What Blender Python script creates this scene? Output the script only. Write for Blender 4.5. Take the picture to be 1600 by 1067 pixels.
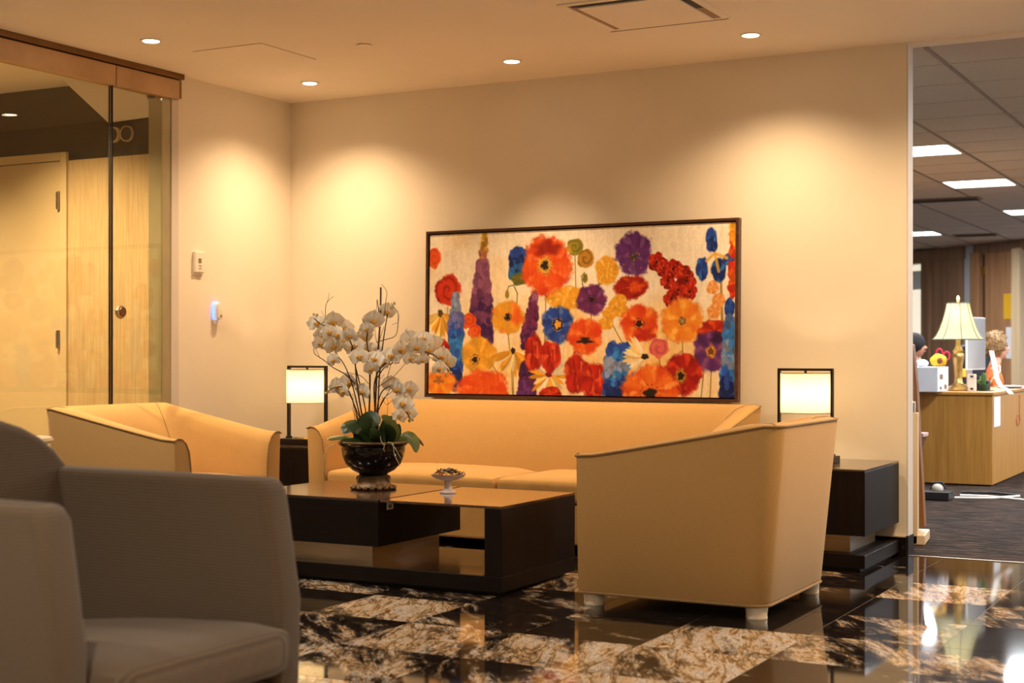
import bpy, bmesh, math, random
import numpy as np
from mathutils import Vector, Matrix

# ------------------------------------------------------------------ camera, world, exposure
SC = bpy.context.scene
for o in list(bpy.data.objects):
    bpy.data.objects.remove(o)
COL = SC.collection
TH = math.radians(28.2)
CAMP = Vector((5.834, -7.813, 1.07))
cam = bpy.data.cameras.new('camera')
camo = bpy.data.objects.new('camera', cam)
COL.objects.link(camo)
camo.location = CAMP
camo.rotation_euler = (math.pi / 2, 0, TH)
cam.sensor_width = 36.0
cam.lens = 36.0 * 2302 / 1600
cam.shift_y = 17.0 / 1600
cam.clip_start = 0.05
cam.clip_end = 100
cam.dof.use_dof = True
cam.dof.focus_distance = 7.6
cam.dof.aperture_fstop = 3.2
SC.camera = camo
world = bpy.data.worlds.new('world')
SC.world = world
world.use_nodes = True
world.node_tree.nodes['Background'].inputs[0].default_value = (0.10, 0.085, 0.07, 1)
world.node_tree.nodes['Background'].inputs[1].default_value = 0.3
SC.view_settings.view_transform = 'Standard'
SC.view_settings.look = 'None'
SC.view_settings.gamma = 1.0
SC.view_settings.exposure = 0.72
SC.view_settings.use_curve_mapping = False
SC.cycles.use_denoising = True
SC.cycles.use_adaptive_sampling = True
SC.cycles.adaptive_threshold = 0.025
SC.cycles.max_bounces = 8
SC.cycles.diffuse_bounces = 4
SC.cycles.sample_clamp_indirect = 6.0
WARM = (1.0, 0.69, 0.39)
FAR = (1.0, 0.92, 0.80)
COOL = (0.93, 0.96, 1.0)
SPOT_W = 74.0       # the row of ceiling downlights along the lounge
LOBBY_W = 50.0      # downlights added beyond the view to fill the lobby
OFFICE_W = 58.0     # fluorescent troffers in the office
# pixel -> world helper (for reading sizes off the photograph, 1600x1067)
FW = Vector((-math.sin(TH), math.cos(TH), 0))
RT = Vector((math.cos(TH), math.sin(TH), 0))
def ray(px, py):
    return FW + RT * ((px - 800) / 2302.0) + Vector((0, 0, (550.5 - py) / 2302.0))
def atd(px, py, d):
    return CAMP + ray(px, py) * d
def aty(px, py, y):
    r = ray(px, py); return CAMP + r * ((y - CAMP.y) / r.y)
def atz(px, py, z):
    r = ray(px, py); return CAMP + r * ((z - CAMP.z) / r.z)

# ------------------------------------------------------------------ helpers
def s2l(c):
    return tuple((v / 12.92 if v <= 0.04045 else ((v + 0.055) / 1.055) ** 2.4) for v in c)
def rgb(r, g, b):
    return s2l((r / 255.0, g / 255.0, b / 255.0)) + (1.0,)

def mat(name, color, rough=0.5, metal=0.0, spec=0.5, emit=None, es=0.0, var=0.0, vscale=8.0,
        bump=0.0, bscale=200.0, stretch=None, coat=0.0, coord='Object', sheen=0.0, trans=0.0):
    m = bpy.data.materials.new(name)
    m.use_nodes = True
    nt = m.node_tree
    b = nt.nodes['Principled BSDF']
    b.inputs['Base Color'].default_value = color
    b.inputs['Roughness'].default_value = rough
    b.inputs['Metallic'].default_value = metal
    b.inputs['Specular IOR Level'].default_value = spec
    b.inputs['Coat Weight'].default_value = coat
    b.inputs['Coat Roughness'].default_value = 0.05
    b.inputs['Sheen Weight'].default_value = sheen
    b.inputs['Transmission Weight'].default_value = trans
    if emit:
        b.inputs['Emission Color'].default_value = emit
        b.inputs['Emission Strength'].default_value = es
    if var or bump:
        tc = nt.nodes.new('ShaderNodeTexCoord')
        mp = nt.nodes.new('ShaderNodeMapping')
        nt.links.new(tc.outputs[coord], mp.inputs[0])
        if stretch:
            mp.inputs['Scale'].default_value = stretch
        if var:
            n = nt.nodes.new('ShaderNodeTexNoise')
            n.inputs['Scale'].default_value = vscale
            n.inputs['Detail'].default_value = 6
            nt.links.new(mp.outputs[0], n.inputs['Vector'])
            r = nt.nodes.new('ShaderNodeValToRGB')
            r.color_ramp.elements[0].position = 0.3
            r.color_ramp.elements[1].position = 0.7
            r.color_ramp.elements[0].color = tuple(max(0, c * (1 - var)) for c in color[:3]) + (1,)
            r.color_ramp.elements[1].color = tuple(min(1, c * (1 + var)) for c in color[:3]) + (1,)
            nt.links.new(n.outputs['Fac'], r.inputs[0])
            nt.links.new(r.outputs[0], b.inputs['Base Color'])
        if bump:
            n2 = nt.nodes.new('ShaderNodeTexNoise')
            n2.inputs['Scale'].default_value = bscale
            n2.inputs['Detail'].default_value = 3
            nt.links.new(mp.outputs[0], n2.inputs['Vector'])
            bp = nt.nodes.new('ShaderNodeBump')
            bp.inputs['Strength'].default_value = bump
            bp.inputs['Distance'].default_value = 0.002
            nt.links.new(n2.outputs['Fac'], bp.inputs['Height'])
            nt.links.new(bp.outputs[0], b.inputs['Normal'])
    return m

def tag(o, label=None, cat=None, group=None, kind=None):
    if label: o['label'] = label
    if cat: o['category'] = cat
    if group: o['group'] = group
    if kind: o['kind'] = kind
    return o

def thing(name, loc, label, cat, group=None, rz=0.0):
    o = bpy.data.objects.new(name, None)
    o.empty_display_size = 0.1
    COL.objects.link(o)
    o.location = loc
    o.rotation_euler = (0, 0, rz)
    return tag(o, label, cat, group)

def wloc(p):
    v = Vector((0, 0, 0))
    while p is not None:
        v += p.location
        p = p.parent
    return v

def link(name, me, m, parent=None, loc=(0, 0, 0)):
    o = bpy.data.objects.new(name, me)
    COL.objects.link(o)
    if m is not None and not me.materials:
        me.materials.append(m)
    o.parent = parent
    o.location = loc
    return o

class B:
    """collects shapes in world coordinates and links them as one mesh object"""
    def __init__(s):
        s.bm = bmesh.new()
    def box(s, x0, x1, y0, y1, z0, z1):
        v = [s.bm.verts.new(p) for p in ((x0, y0, z0), (x1, y0, z0), (x1, y1, z0), (x0, y1, z0),
                                         (x0, y0, z1), (x1, y0, z1), (x1, y1, z1), (x0, y1, z1))]
        for f in ((3, 2, 1, 0), (4, 5, 6, 7), (0, 1, 5, 4), (1, 2, 6, 5), (2, 3, 7, 6), (3, 0, 4, 7)):
            s.bm.faces.new([v[i] for i in f])
        return s
    def obox(s, c, ux, uy, hx, hy, z0, z1):
        """box with a rotated plan: centre c, unit axes ux, uy"""
        c = Vector(c); pts = []
        for z in (z0, z1):
            for a, b in ((-1, -1), (1, -1), (1, 1), (-1, 1)):
                p = c + Vector(ux) * (a * hx) + Vector(uy) * (b * hy)
                pts.append((p.x, p.y, z))
        v = [s.bm.verts.new(p) for p in pts]
        for f in ((3, 2, 1, 0), (4, 5, 6, 7), (0, 1, 5, 4), (1, 2, 6, 5), (2, 3, 7, 6), (3, 0, 4, 7)):
            s.bm.faces.new([v[i] for i in f])
        return s
    def prism(s, poly, vec):
        vec = Vector(vec)
        a = [s.bm.verts.new(p) for p in poly]
        b = [s.bm.verts.new(Vector(p) + vec) for p in poly]
        n = len(poly)
        s.bm.faces.new(a[::-1]); s.bm.faces.new(b)
        for i in range(n):
            s.bm.faces.new((a[i], a[(i + 1) % n], b[(i + 1) % n], b[i]))
        return s
    def lathe(s, prof, c=(0, 0, 0), seg=32, axis='z', jag=None):
        rings = []
        c = Vector(c)
        for r, z in prof:
            ring = []
            for i in range(seg):
                a = 2 * math.pi * i / seg
                rr = max(r, 1e-4) * (1 + (jag(a) if jag else 0))
                p = (rr * math.cos(a), rr * math.sin(a), z)
                if axis == 'x': p = (p[2], p[0], p[1])
                if axis == 'y': p = (p[0], p[2], p[1])
                ring.append(s.bm.verts.new(c + Vector(p)))
            rings.append(ring)
        for a, b in zip(rings, rings[1:]):
            for i in range(seg):
                s.bm.faces.new((a[i], a[(i + 1) % seg], b[(i + 1) % seg], b[i]))
        for ring in (rings[0][::-1], rings[-1]):
            try: s.bm.faces.new(ring)
            except ValueError: pass
        return s
    def tube(s, pts, r, seg=6, closed=False):
        pts = [Vector(p) for p in pts]
        n = len(pts)
        rs = r if isinstance(r, (list, tuple)) else [r] * n
        rings = []; up = None
        for i, p in enumerate(pts):
            if closed:
                t = pts[(i + 1) % n] - pts[i - 1]
            else:
                t = pts[min(i + 1, n - 1)] - pts[max(i - 1, 0)]
            if t.length < 1e-9: t = Vector((0, 0, 1))
            t.normalize()
            if up is None:
                up = Vector((0, 0, 1)) if abs(t.z) < 0.9 else Vector((1, 0, 0))
            u = up - t * up.dot(t)
            if u.length < 1e-6:
                u = Vector((1, 0, 0)) - t * t.x
            u.normalize(); up = u
            w = t.cross(u)
            rings.append([s.bm.verts.new(p + (u * math.cos(2 * math.pi * k / seg) + w * math.sin(2 * math.pi * k / seg)) * rs[i]) for k in range(seg)])
        m = n if closed else n - 1
        for i in range(m):
            a, b = rings[i], rings[(i + 1) % n]
            for k in range(seg):
                s.bm.faces.new((a[k], a[(k + 1) % seg], b[(k + 1) % seg], b[k]))
        if not closed:
            s.bm.faces.new(rings[0][::-1]); s.bm.faces.new(rings[-1])
        return s
    def sphere(s, c, r, u=16, v=10, fn=None):
        """sphere / ellipsoid; fn(unit vector) -> displaced vector"""
        c = Vector(c); r = Vector(r) if not isinstance(r, (int, float)) else Vector((r, r, r))
        rings = []
        for j in range(1, v):
            ph = math.pi * j / v
            ring = []
            for i in range(u):
                a = 2 * math.pi * i / u
                d = Vector((math.sin(ph) * math.cos(a), math.sin(ph) * math.sin(a), math.cos(ph)))
                q = fn(d) if fn else d
                ring.append(s.bm.verts.new(c + Vector((q.x * r.x, q.y * r.y, q.z * r.z))))
            rings.append(ring)
        tops = []
        for d in (Vector((0, 0, 1)), Vector((0, 0, -1))):
            q = fn(d) if fn else d
            tops.append(s.bm.verts.new(c + Vector((q.x * r.x, q.y * r.y, q.z * r.z))))
        for a, b in zip(rings, rings[1:]):
            for i in range(u):
                s.bm.faces.new((a[i], b[i], b[(i + 1) % u], a[(i + 1) % u]))
        for i in range(u):
            s.bm.faces.new((tops[0], rings[0][i], rings[0][(i + 1) % u]))
            s.bm.faces.new((tops[1], rings[-1][(i + 1) % u], rings[-1][i]))
        return s
    def grid(s, rows, wrap=False):
        vs = [[s.bm.verts.new(p) for p in row] for row in rows]
        for a, b in zip(vs, vs[1:]):
            n = len(a)
            for i in range(n if wrap else n - 1):
                s.bm.faces.new((a[i], a[(i + 1) % n], b[(i + 1) % n], b[i]))
        return vs
    def mesh(s, name, smooth=False, bevel=0.0, seg=2, off=(0, 0, 0), weld=False, sub=0):
        bm = s.bm
        if weld:
            bmesh.ops.remove_doubles(bm, verts=bm.verts, dist=1e-5)
        bmesh.ops.recalc_face_normals(bm, faces=bm.faces)
        if bevel:
            ed = [e for e in bm.edges if len(e.link_faces) == 2 and e.calc_face_angle(0) > 0.6]
            bmesh.ops.bevel(bm, geom=ed, offset=bevel, segments=seg, profile=0.5, affect='EDGES', clamp_overlap=True)
        if off != (0, 0, 0):
            bmesh.ops.translate(bm, verts=bm.verts, vec=-Vector(off))
        me = bpy.data.meshes.new(name)
        bm.to_mesh(me); bm.free()
        if smooth:
            me.polygons.foreach_set('use_smooth', [True] * len(me.polygons))
            me.set_sharp_from_angle(angle=math.radians(42))
        return me
    def done(s, name, m, parent=None, smooth=False, bevel=0.0, seg=2, local=False, weld=False):
        off = tuple(wloc(parent)) if (parent is not None and not local) else (0, 0, 0)
        return link(name, s.mesh(name, smooth, bevel, seg, off, weld), m, parent)

def struct(o, **k):
    o['kind'] = 'structure'
    return o

def copy_tree(o, parent=None):
    c = o.copy(); COL.objects.link(c)
    if parent is not None: c.parent = parent
    for ch in list(o.children):
        copy_tree(ch, c)
    return c

def spot(name, loc, power, color, size, blend, parent=None, radius=0.04, aim=(0, 0, -1)):
    l = bpy.data.lights.new(name, 'SPOT')
    l.energy = power; l.color = color; l.spot_size = math.radians(size); l.spot_blend = blend
    l.shadow_soft_size = radius
    o = bpy.data.objects.new(name, l); COL.objects.link(o)
    o.parent = parent
    o.location = Vector(loc) - (wloc(parent) if parent else Vector((0, 0, 0)))
    o.rotation_euler = Vector(aim).to_track_quat('-Z', 'Y').to_euler()
    return o

# ------------------------------------------------------------------ materials
M = {}
M['wall'] = mat('wall_paint', rgb(236, 226, 208), 0.75, var=0.02, vscale=3, bump=0.05, bscale=300)
M['wall_end'] = mat('wall_end_paint', rgb(214, 205, 196), 0.7, var=0.02, vscale=3)
M['ceil'] = mat('ceiling_paint', rgb(248, 236, 220), 0.85, var=0.02, vscale=2)
M['white'] = mat('white_plastic', rgb(232, 226, 214), 0.45, var=0.02, vscale=20)
M['steel'] = mat('brushed_steel', rgb(180, 165, 145), 0.32, metal=0.9, var=0.12, vscale=6, stretch=(1, 1, 12))
M['bronze'] = mat('bronze_header', rgb(196, 164, 128), 0.5, metal=0.6, var=0.12, vscale=5, stretch=(1, 1, 1))
M['track'] = mat('bronze_track', rgb(128, 96, 62), 0.4, metal=0.8, var=0.1, vscale=9)
M['dark'] = mat('dark_gap', rgb(22, 16, 12), 0.6, var=0.1)
M['darkwall'] = mat('dark_brown_paint', rgb(62, 44, 26), 0.6, var=0.08, vscale=4)
M['blackmetal'] = mat('black_metal', rgb(34, 24, 20), 0.4, metal=0.4, var=0.1, vscale=20)
M['brass'] = mat('brass', rgb(190, 150, 80), 0.28, metal=1.0, var=0.1, vscale=20)
M['chrome'] = mat('chrome', rgb(200, 195, 188), 0.2, metal=1.0, var=0.05, vscale=15)
M['shade'] = None

def mat_wood(name, c1, c2, rough, scale, axis, coat=0.0, spec=0.5):
    """straight grain: noise stretched along one axis"""
    m = bpy.data.materials.new(name); m.use_nodes = True
    nt = m.node_tree; b = nt.nodes['Principled BSDF']
    tc = nt.nodes.new('ShaderNodeTexCoord'); mp = nt.nodes.new('ShaderNodeMapping')
    st = [scale, scale, scale]; st['xyz'.index(axis)] = scale * 0.04
    mp.inputs['Scale'].default_value = st
    nt.links.new(tc.outputs['Object'], mp.inputs[0])
    n = nt.nodes.new('ShaderNodeTexNoise'); n.inputs['Scale'].default_value = 1.0
    n.inputs['Detail'].default_value = 8; n.inputs['Distortion'].default_value = 0.6
    nt.links.new(mp.outputs[0], n.inputs['Vector'])
    r = nt.nodes.new('ShaderNodeValToRGB')
    r.color_ramp.elements[0].position = 0.32; r.color_ramp.elements[1].position = 0.68
    r.color_ramp.elements[0].color = c1; r.color_ramp.elements[1].color = c2
    nt.links.new(n.outputs['Fac'], r.inputs[0]); nt.links.new(r.outputs[0], b.inputs['Base Color'])
    bp = nt.nodes.new('ShaderNodeBump'); bp.inputs['Strength'].default_value = 0.12; bp.inputs['Distance'].default_value = 0.001
    nt.links.new(n.outputs['Fac'], bp.inputs['Height'])
    if coat == 0: nt.links.new(bp.outputs[0], b.inputs['Normal'])
    b.inputs['Roughness'].default_value = rough
    b.inputs['Coat Weight'].default_value = coat
    b.inputs['Coat Roughness'].default_value = 0.08
    b.inputs['Specular IOR Level'].default_value = spec
    return m
M['espresso'] = mat_wood('espresso_wood', rgb(14, 8, 6), rgb(27, 15, 10), 0.5, 110, 'x', spec=0.2)
M['espresso_v'] = mat_wood('espresso_wood_upright', rgb(14, 8, 6), rgb(27, 15, 10), 0.5, 110, 'z', spec=0.2)
M['espresso_top'] = mat_wood('espresso_lacquer_top', rgb(40, 24, 16), rgb(66, 42, 28), 0.2, 45, 'x', coat=0.6)
M['panelwood'] = mat_wood('pale_wood_panel', rgb(190, 162, 116), rgb(212, 188, 144), 0.5, 120, 'z')
M['oak'] = mat_wood('honey_oak', rgb(166, 114, 44), rgb(190, 138, 62), 0.45, 40, 'z')
M['walnut'] = mat_wood('brown_door_wood', rgb(122, 90, 66), rgb(152, 116, 88), 0.45, 18, 'z')
M['walnut2'] = mat_wood('orange_brown_door_wood', rgb(148, 104, 68), rgb(176, 130, 90), 0.45, 18, 'z')
M['maple'] = mat_wood('maple_board', rgb(206, 176, 136), rgb(224, 196, 156), 0.5, 20, 'z')
M['brownboard'] = mat_wood('brown_board', rgb(122, 80, 44), rgb(150, 104, 62), 0.45, 24, 'z')
M['frame'] = mat_wood('walnut_picture_frame', rgb(62, 36, 26), rgb(96, 60, 42), 0.4, 30, 'x')

def mat_fabric(name, c, rib=False, scale=260.0, ribdir='Z'):
    m = bpy.data.materials.new(name); m.use_nodes = True
    nt = m.node_tree; b = nt.nodes['Principled BSDF']
    tc = nt.nodes.new('ShaderNodeTexCoord')
    w1 = nt.nodes.new('ShaderNodeTexWave'); w1.wave_type = 'BANDS'
    w1.bands_direction = ribdir if rib else 'DIAGONAL'
    w1.inputs['Scale'].default_value = 38.0 if rib else 62.0
    w1.inputs['Distortion'].default_value = 0.6 if rib else 1.0
    w1.inputs['Detail'].default_value = 1.0
    nt.links.new(tc.outputs['Object'], w1.inputs['Vector'])
    n = nt.nodes.new('ShaderNodeTexNoise'); n.inputs['Scale'].default_value = scale; n.inputs['Detail'].default_value = 2
    nt.links.new(tc.outputs['Object'], n.inputs['Vector'])
    ad = nt.nodes.new('ShaderNodeMath'); ad.operation = 'ADD'
    nt.links.new(w1.outputs['Fac'], ad.inputs[0]); nt.links.new(n.outputs['Fac'], ad.inputs[1])
    r = nt.nodes.new('ShaderNodeValToRGB')
    k = 0.62 if rib else 0.74
    r.color_ramp.elements[0].position = 0.45; r.color_ramp.elements[1].position = 1.0
    r.color_ramp.elements[0].color = tuple(v * k for v in c[:3]) + (1,)
    r.color_ramp.elements[1].color = tuple(min(1, v * 1.08) for v in c[:3]) + (1,)
    hf = nt.nodes.new('ShaderNodeMath'); hf.operation = 'MULTIPLY'; hf.inputs[1].default_value = 0.62
    nt.links.new(ad.outputs[0], hf.inputs[0]); nt.links.new(hf.outputs[0], r.inputs[0])
    nt.links.new(r.outputs[0], b.inputs['Base Color'])
    bp = nt.nodes.new('ShaderNodeBump'); bp.inputs['Strength'].default_value = 0.22; bp.inputs['Distance'].default_value = 0.001
    nt.links.new(ad.outputs[0], bp.inputs['Height']); nt.links.new(bp.outputs[0], b.inputs['Normal'])
    b.inputs['Roughness'].default_value = 0.9
    b.inputs['Specular IOR Level'].default_value = 0.2
    b.inputs['Sheen Weight'].default_value = 0.15
    return m
M['fabric'] = mat_fabric('tan_woven_fabric', rgb(200, 157, 95))
M['piping'] = mat_fabric('shaded_tan_piping', rgb(158, 124, 80))  # same fabric, darkened for the shading along the edges
M['taupe'] = mat_fabric('taupe_ribbed_fabric', rgb(103, 84, 63), rib=True)
M['taupe_seat'] = mat_fabric('taupe_ribbed_seat_fabric', rgb(103, 84, 63), rib=True, ribdir='X')
M['creamleg'] = mat('cream_foot', rgb(226, 208, 178), 0.35, var=0.03)

def mat_granite():
    m = bpy.data.materials.new('polished_granite'); m.use_nodes = True
    nt = m.node_tree; b = nt.nodes['Principled BSDF']
    L = nt.links.new
    tc = nt.nodes.new('ShaderNodeTexCoord')
    oi = nt.nodes.new('ShaderNodeObjectInfo')
    mul = nt.nodes.new('ShaderNodeVectorMath'); mul.operation = 'MULTIPLY'
    mul.inputs[1].default_value = (9.0, 7.0, 5.0)
    L(oi.outputs['Location'], mul.inputs[0])
    rv = nt.nodes.new('ShaderNodeMath'); rv.operation = 'MULTIPLY'; rv.inputs[1].default_value = 60.0
    L(oi.outputs['Random'], rv.inputs[0])
    add = nt.nodes.new('ShaderNodeVectorMath'); add.operation = 'ADD'
    L(tc.outputs['Object'], add.inputs[0]); L(mul.outputs[0], add.inputs[1])
    rot = nt.nodes.new('ShaderNodeVectorRotate'); rot.rotation_type = 'Z_AXIS'
    ra = nt.nodes.new('ShaderNodeMath'); ra.operation = 'MULTIPLY_ADD'; ra.inputs[1].default_value = 1.2; ra.inputs[2].default_value = 0.1
    L(oi.outputs['Random'], ra.inputs[0])
    L(add.outputs[0], rot.inputs['Vector']); L(ra.outputs[0], rot.inputs['Angle'])
    def noise(sc, stretch, detail, rough, dist):
        mp = nt.nodes.new('ShaderNodeMapping'); mp.inputs['Scale'].default_value = (1.0, stretch, 1.0)
        L(rot.outputs[0], mp.inputs[0])
        n = nt.nodes.new('ShaderNodeTexNoise'); n.inputs['Scale'].default_value = sc; n.inputs['Detail'].default_value = detail
        n.inputs['Roughness'].default_value = rough; n.inputs['Distortion'].default_value = dist
        L(mp.outputs[0], n.inputs['Vector'])
        return n.outputs['Fac']
    def ramp(src, stops):
        r = nt.nodes.new('ShaderNodeValToRGB'); cr = r.color_ramp
        cr.elements[0].position = stops[0][0]; cr.elements[0].color = stops[0][1]
        cr.elements[1].position = stops[-1][0]; cr.elements[1].color = stops[-1][1]
        for p, c in stops[1:-1]:
            e = cr.elements.new(p); e.color = c
        L(src, r.inputs[0])
        return r.outputs[0]
    # where the stone turns pale: large ragged patches, more of them on some tiles
    big = noise(1.5, 2.4, 13, 0.74, 0.35)
    sh = nt.nodes.new('ShaderNodeMath'); sh.operation = 'MULTIPLY_ADD'; sh.inputs[1].default_value = 0.26; sh.inputs[2].default_value = -0.17
    L(oi.outputs['Random'], sh.inputs[0])
    sm = nt.nodes.new('ShaderNodeMath'); sm.operation = 'ADD'
    L(big, sm.inputs[0]); L(sh.outputs[0], sm.inputs[1])
    mask = ramp(sm.outputs[0], [(0.49, (0, 0, 0, 1)), (0.57, (1, 1, 1, 1))])
    vein = ramp(noise(7.0, 3.0, 13, 0.78, 0.2), [(0.32, rgb(30, 22, 18)), (0.40, rgb(128, 92, 52)), (0.45, rgb(196, 184, 168)), (0.50, rgb(216, 208, 198)), (0.525, rgb(116, 88, 58)), (0.56, rgb(218, 210, 200)), (0.62, rgb(176, 140, 92)), (0.70, rgb(60, 44, 32))])
    dark = ramp(noise(10.0, 2.6, 9, 0.7, 0.4), [(0.36, rgb(12, 10, 10)), (0.60, rgb(34, 27, 24)), (0.655, rgb(58, 44, 34)), (0.69, rgb(140, 96, 46)), (0.75, rgb(176, 140, 100))])
    streak = ramp(noise(2.6, 4.0, 8, 0.6, 0.9), [(0.40, (1, 1, 1, 1)), (0.47, (0.9, 0.7, 0.45, 1)), (0.50, (0.22, 0.15, 0.09, 1)), (0.53, (0.95, 0.75, 0.5, 1)), (0.60, (1, 1, 1, 1))])
    ms = nt.nodes.new('ShaderNodeMix'); ms.data_type = 'RGBA'; ms.blend_type = 'MULTIPLY'; ms.inputs['Factor'].default_value = 1.0
    L(vein, ms.inputs[6]); L(streak, ms.inputs[7])
    vein = ms.outputs[2]
    mx = nt.nodes.new('ShaderNodeMix'); mx.data_type = 'RGBA'
    L(mask, mx.inputs['Factor']); L(dark, mx.inputs[6]); L(vein, mx.inputs[7])
    L(mx.outputs[2], b.inputs['Base Color'])
    b.inputs['Roughness'].default_value = 0.055
    b.inputs['Specular IOR Level'].default_value = 0.6
    return m
M['granite'] = mat_granite()
M['grout'] = mat('grout', rgb(132, 116, 98), 0.7, var=0.1, vscale=30)

def mat_carpet():
    m = mat('carpet', rgb(62, 56, 58), 1.0, spec=0.1)
    nt = m.node_tree; b = nt.nodes['Principled BSDF']; L = nt.links.new
    tc = nt.nodes.new('ShaderNodeTexCoord'); mp = nt.nodes.new('ShaderNodeMapping')
    mp.inputs['Scale'].default_value = (2.2, 16, 1); mp.inputs['Rotation'].default_value = (0, 0, 0.35)
    L(tc.outputs['Object'], mp.inputs[0])
    n = nt.nodes.new('ShaderNodeTexNoise'); n.inputs['Scale'].default_value = 2.2; n.inputs['Detail'].default_value = 8; n.inputs['Roughness'].default_value = 0.8
    L(mp.outputs[0], n.inputs['Vector'])
    r = nt.nodes.new('ShaderNodeValToRGB'); cr = r.color_ramp
    cr.elements[0].position = 0.41; cr.elements[0].color = rgb(18, 15, 14)
    cr.elements[1].position = 0.60; cr.elements[1].color = rgb(96, 74, 62)
    e = cr.elements.new(0.5); e.color = rgb(46, 39, 33)
    L(n.outputs['Fac'], r.inputs[0]); L(r.outputs[0], b.inputs['Base Color'])
    bp = nt.nodes.new('ShaderNodeBump'); bp.inputs['Strength'].default_value = 0.6; bp.inputs['Distance'].default_value = 0.004
    n3 = nt.nodes.new('ShaderNodeTexNoise'); n3.inputs['Scale'].default_value = 160
    L(tc.outputs['Object'], n3.inputs['Vector']); L(n3.outputs['Fac'], bp.inputs['Height']); L(bp.outputs[0], b.inputs['Normal'])
    return m
M['carpet'] = mat_carpet()

def mat_glass(name, tint, refl=1.0, ior=1.5, rough=0.0):
    m = bpy.data.materials.new(name); m.use_nodes = True
    nt = m.node_tree; nt.nodes.clear(); L = nt.links.new
    out = nt.nodes.new('ShaderNodeOutputMaterial')
    t = nt.nodes.new('ShaderNodeBsdfTransparent'); t.inputs[0].default_value = tint
    g = nt.nodes.new('ShaderNodeBsdfGlossy'); g.inputs['Roughness'].default_value = rough
    g.inputs[0].default_value = (0.95, 0.95, 0.93, 1)
    fr = nt.nodes.new('ShaderNodeFresnel')
    ge = nt.nodes.new('ShaderNodeNewGeometry')
    io = nt.nodes.new('ShaderNodeMath'); io.operation = 'MULTIPLY_ADD'
    io.inputs[1].default_value = 1.0 / ior - ior; io.inputs[2].default_value = ior
    L(ge.outputs['Backfacing'], io.inputs[0]); L(io.outputs[0], fr.inputs['IOR'])
    mx = nt.nodes.new('ShaderNodeMixShader')
    L(fr.outputs[0], mx.inputs[0]); L(t.outputs[0], mx.inputs[1]); L(g.outputs[0], mx.inputs[2])
    L(mx.outputs[0], out.inputs[0])
    return m
M['glass'] = mat_glass('door_glass', (0.90, 0.91, 0.84, 1))
def mat_emit(name, c, s):
    m = mat(name, c, 0.6, emit=c, es=s)
    return m
M['lens'] = mat_emit('downlight_lens', (1.0, 0.80, 0.55, 1), 14)
M['troffer'] = mat_emit('troffer_diffuser', (0.90, 0.95, 1.0, 1), 5.5)

# ------------------------------------------------------------------ structure: lobby shell
H = 2.7
struct(B().box(0, 4.0, 0, 0.11, 0.0, H).done('wall_back', M['wall']))
struct(B().box(3.999, 4.008, 0.001, 0.11, 0.105, H).done('trim_1', M['wall_end']))
struct(B().box(-0.12, 0, -1.099, 0.11, 0, H).done('wall_left', M['wall']))
struct(B().box(-4.0, 9.0, -11.0, 0.0, H, H + 0.08).done('ceiling', M['ceil']))
struct(B().box(-0.12, 0, -11.0, -4.6, 0, H).done('wall_left_front', M['wall']))
struct(B().box(9.0, 9.1, -11.0, 17.5, 0, H).done('wall_right', M['wall']))
struct(B().box(-4.1, 9.1, -11.1, -11.0, 0, H).done('wall_front', M['wall']))
# strip of ceiling trim where the lobby ends and the office ceiling starts
struct(B().box(4.0, 9.0, 0.0, 0.1, H - 0.012, H + 0.08).done('trim_2', M['ceil'], bevel=0.003))
# skirting of granite with a thin pale cap
sk = struct(B().box(0.0, 4.0, -0.014, 0.0, 0, 0.098).done('baseboard_back', M['granite']))
B().box(0.0, 4.0, -0.016, 0.0, 0.098, 0.105).done('cap', M['creamleg'], sk)
struct(B().box(0.0, 0.014, -1.099, -0.014, 0, 0.105).done('baseboard_left', M['granite']))
struct(B().box(4.0, 4.012, -0.014, 0.112, 0, 0.105).done('baseboard_end', mat('black_skirting', rgb(26, 24, 26), 0.4, var=0.1)))

# floor: grout bed, polished granite tiles (each a piece), plain granite beyond the view
fl = struct(B().box(-4.0, 9.0, -11.0, 0.003, -0.06, -0.0015).done('floor', M['grout']))
T = 0.49
def tile_mesh(w, d):
    return B().box(-w / 2, w / 2, -d / 2, d / 2, -0.0012, 0.0).mesh('tile')
tmesh = {}
random.seed(3)
xs = [0.0] + [4.19 - T * k for k in range(8, -3, -1)]
ys = [0.003] + [-0.405 - T * k for k in range(0, 9)]
for i in range(len(xs) - 1):
    for j in range(len(ys) - 1):
        w, d = xs[i + 1] - xs[i], ys[j] - ys[j + 1]
        key = (round(w, 3), round(d, 3))
        if key not in tmesh:
            tmesh[key] = tile_mesh(w - 0.003, d - 0.003)
        link('tile', tmesh[key], M['granite'], fl, ((xs[i] + xs[i + 1]) / 2, (ys[j] + ys[j + 1]) / 2, 0))
X1, Y1 = xs[-1], ys[-1]
far = B().box(X1, 9.0, -11.0, 0.003, -0.0012, 0.0).box(-4.0, X1 - 0.002, -11.0, Y1 - 0.002, -0.0012, 0.0).box(-4.0, -0.002, Y1, 0.003, -0.0012, 0.0)
far.done('granite_slab', M['granite'], fl)

# ------------------------------------------------------------------ structure: side room behind the glass
struct(B().box(-4.0, -0.12, -1.15, -1.0, 0, H).done('wall_side_back', M['darkwall']))
struct(B().box(-4.1, -4.0, -11.0, -1.0, 0, H).done('wall_side_left', M['wall']))
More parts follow.
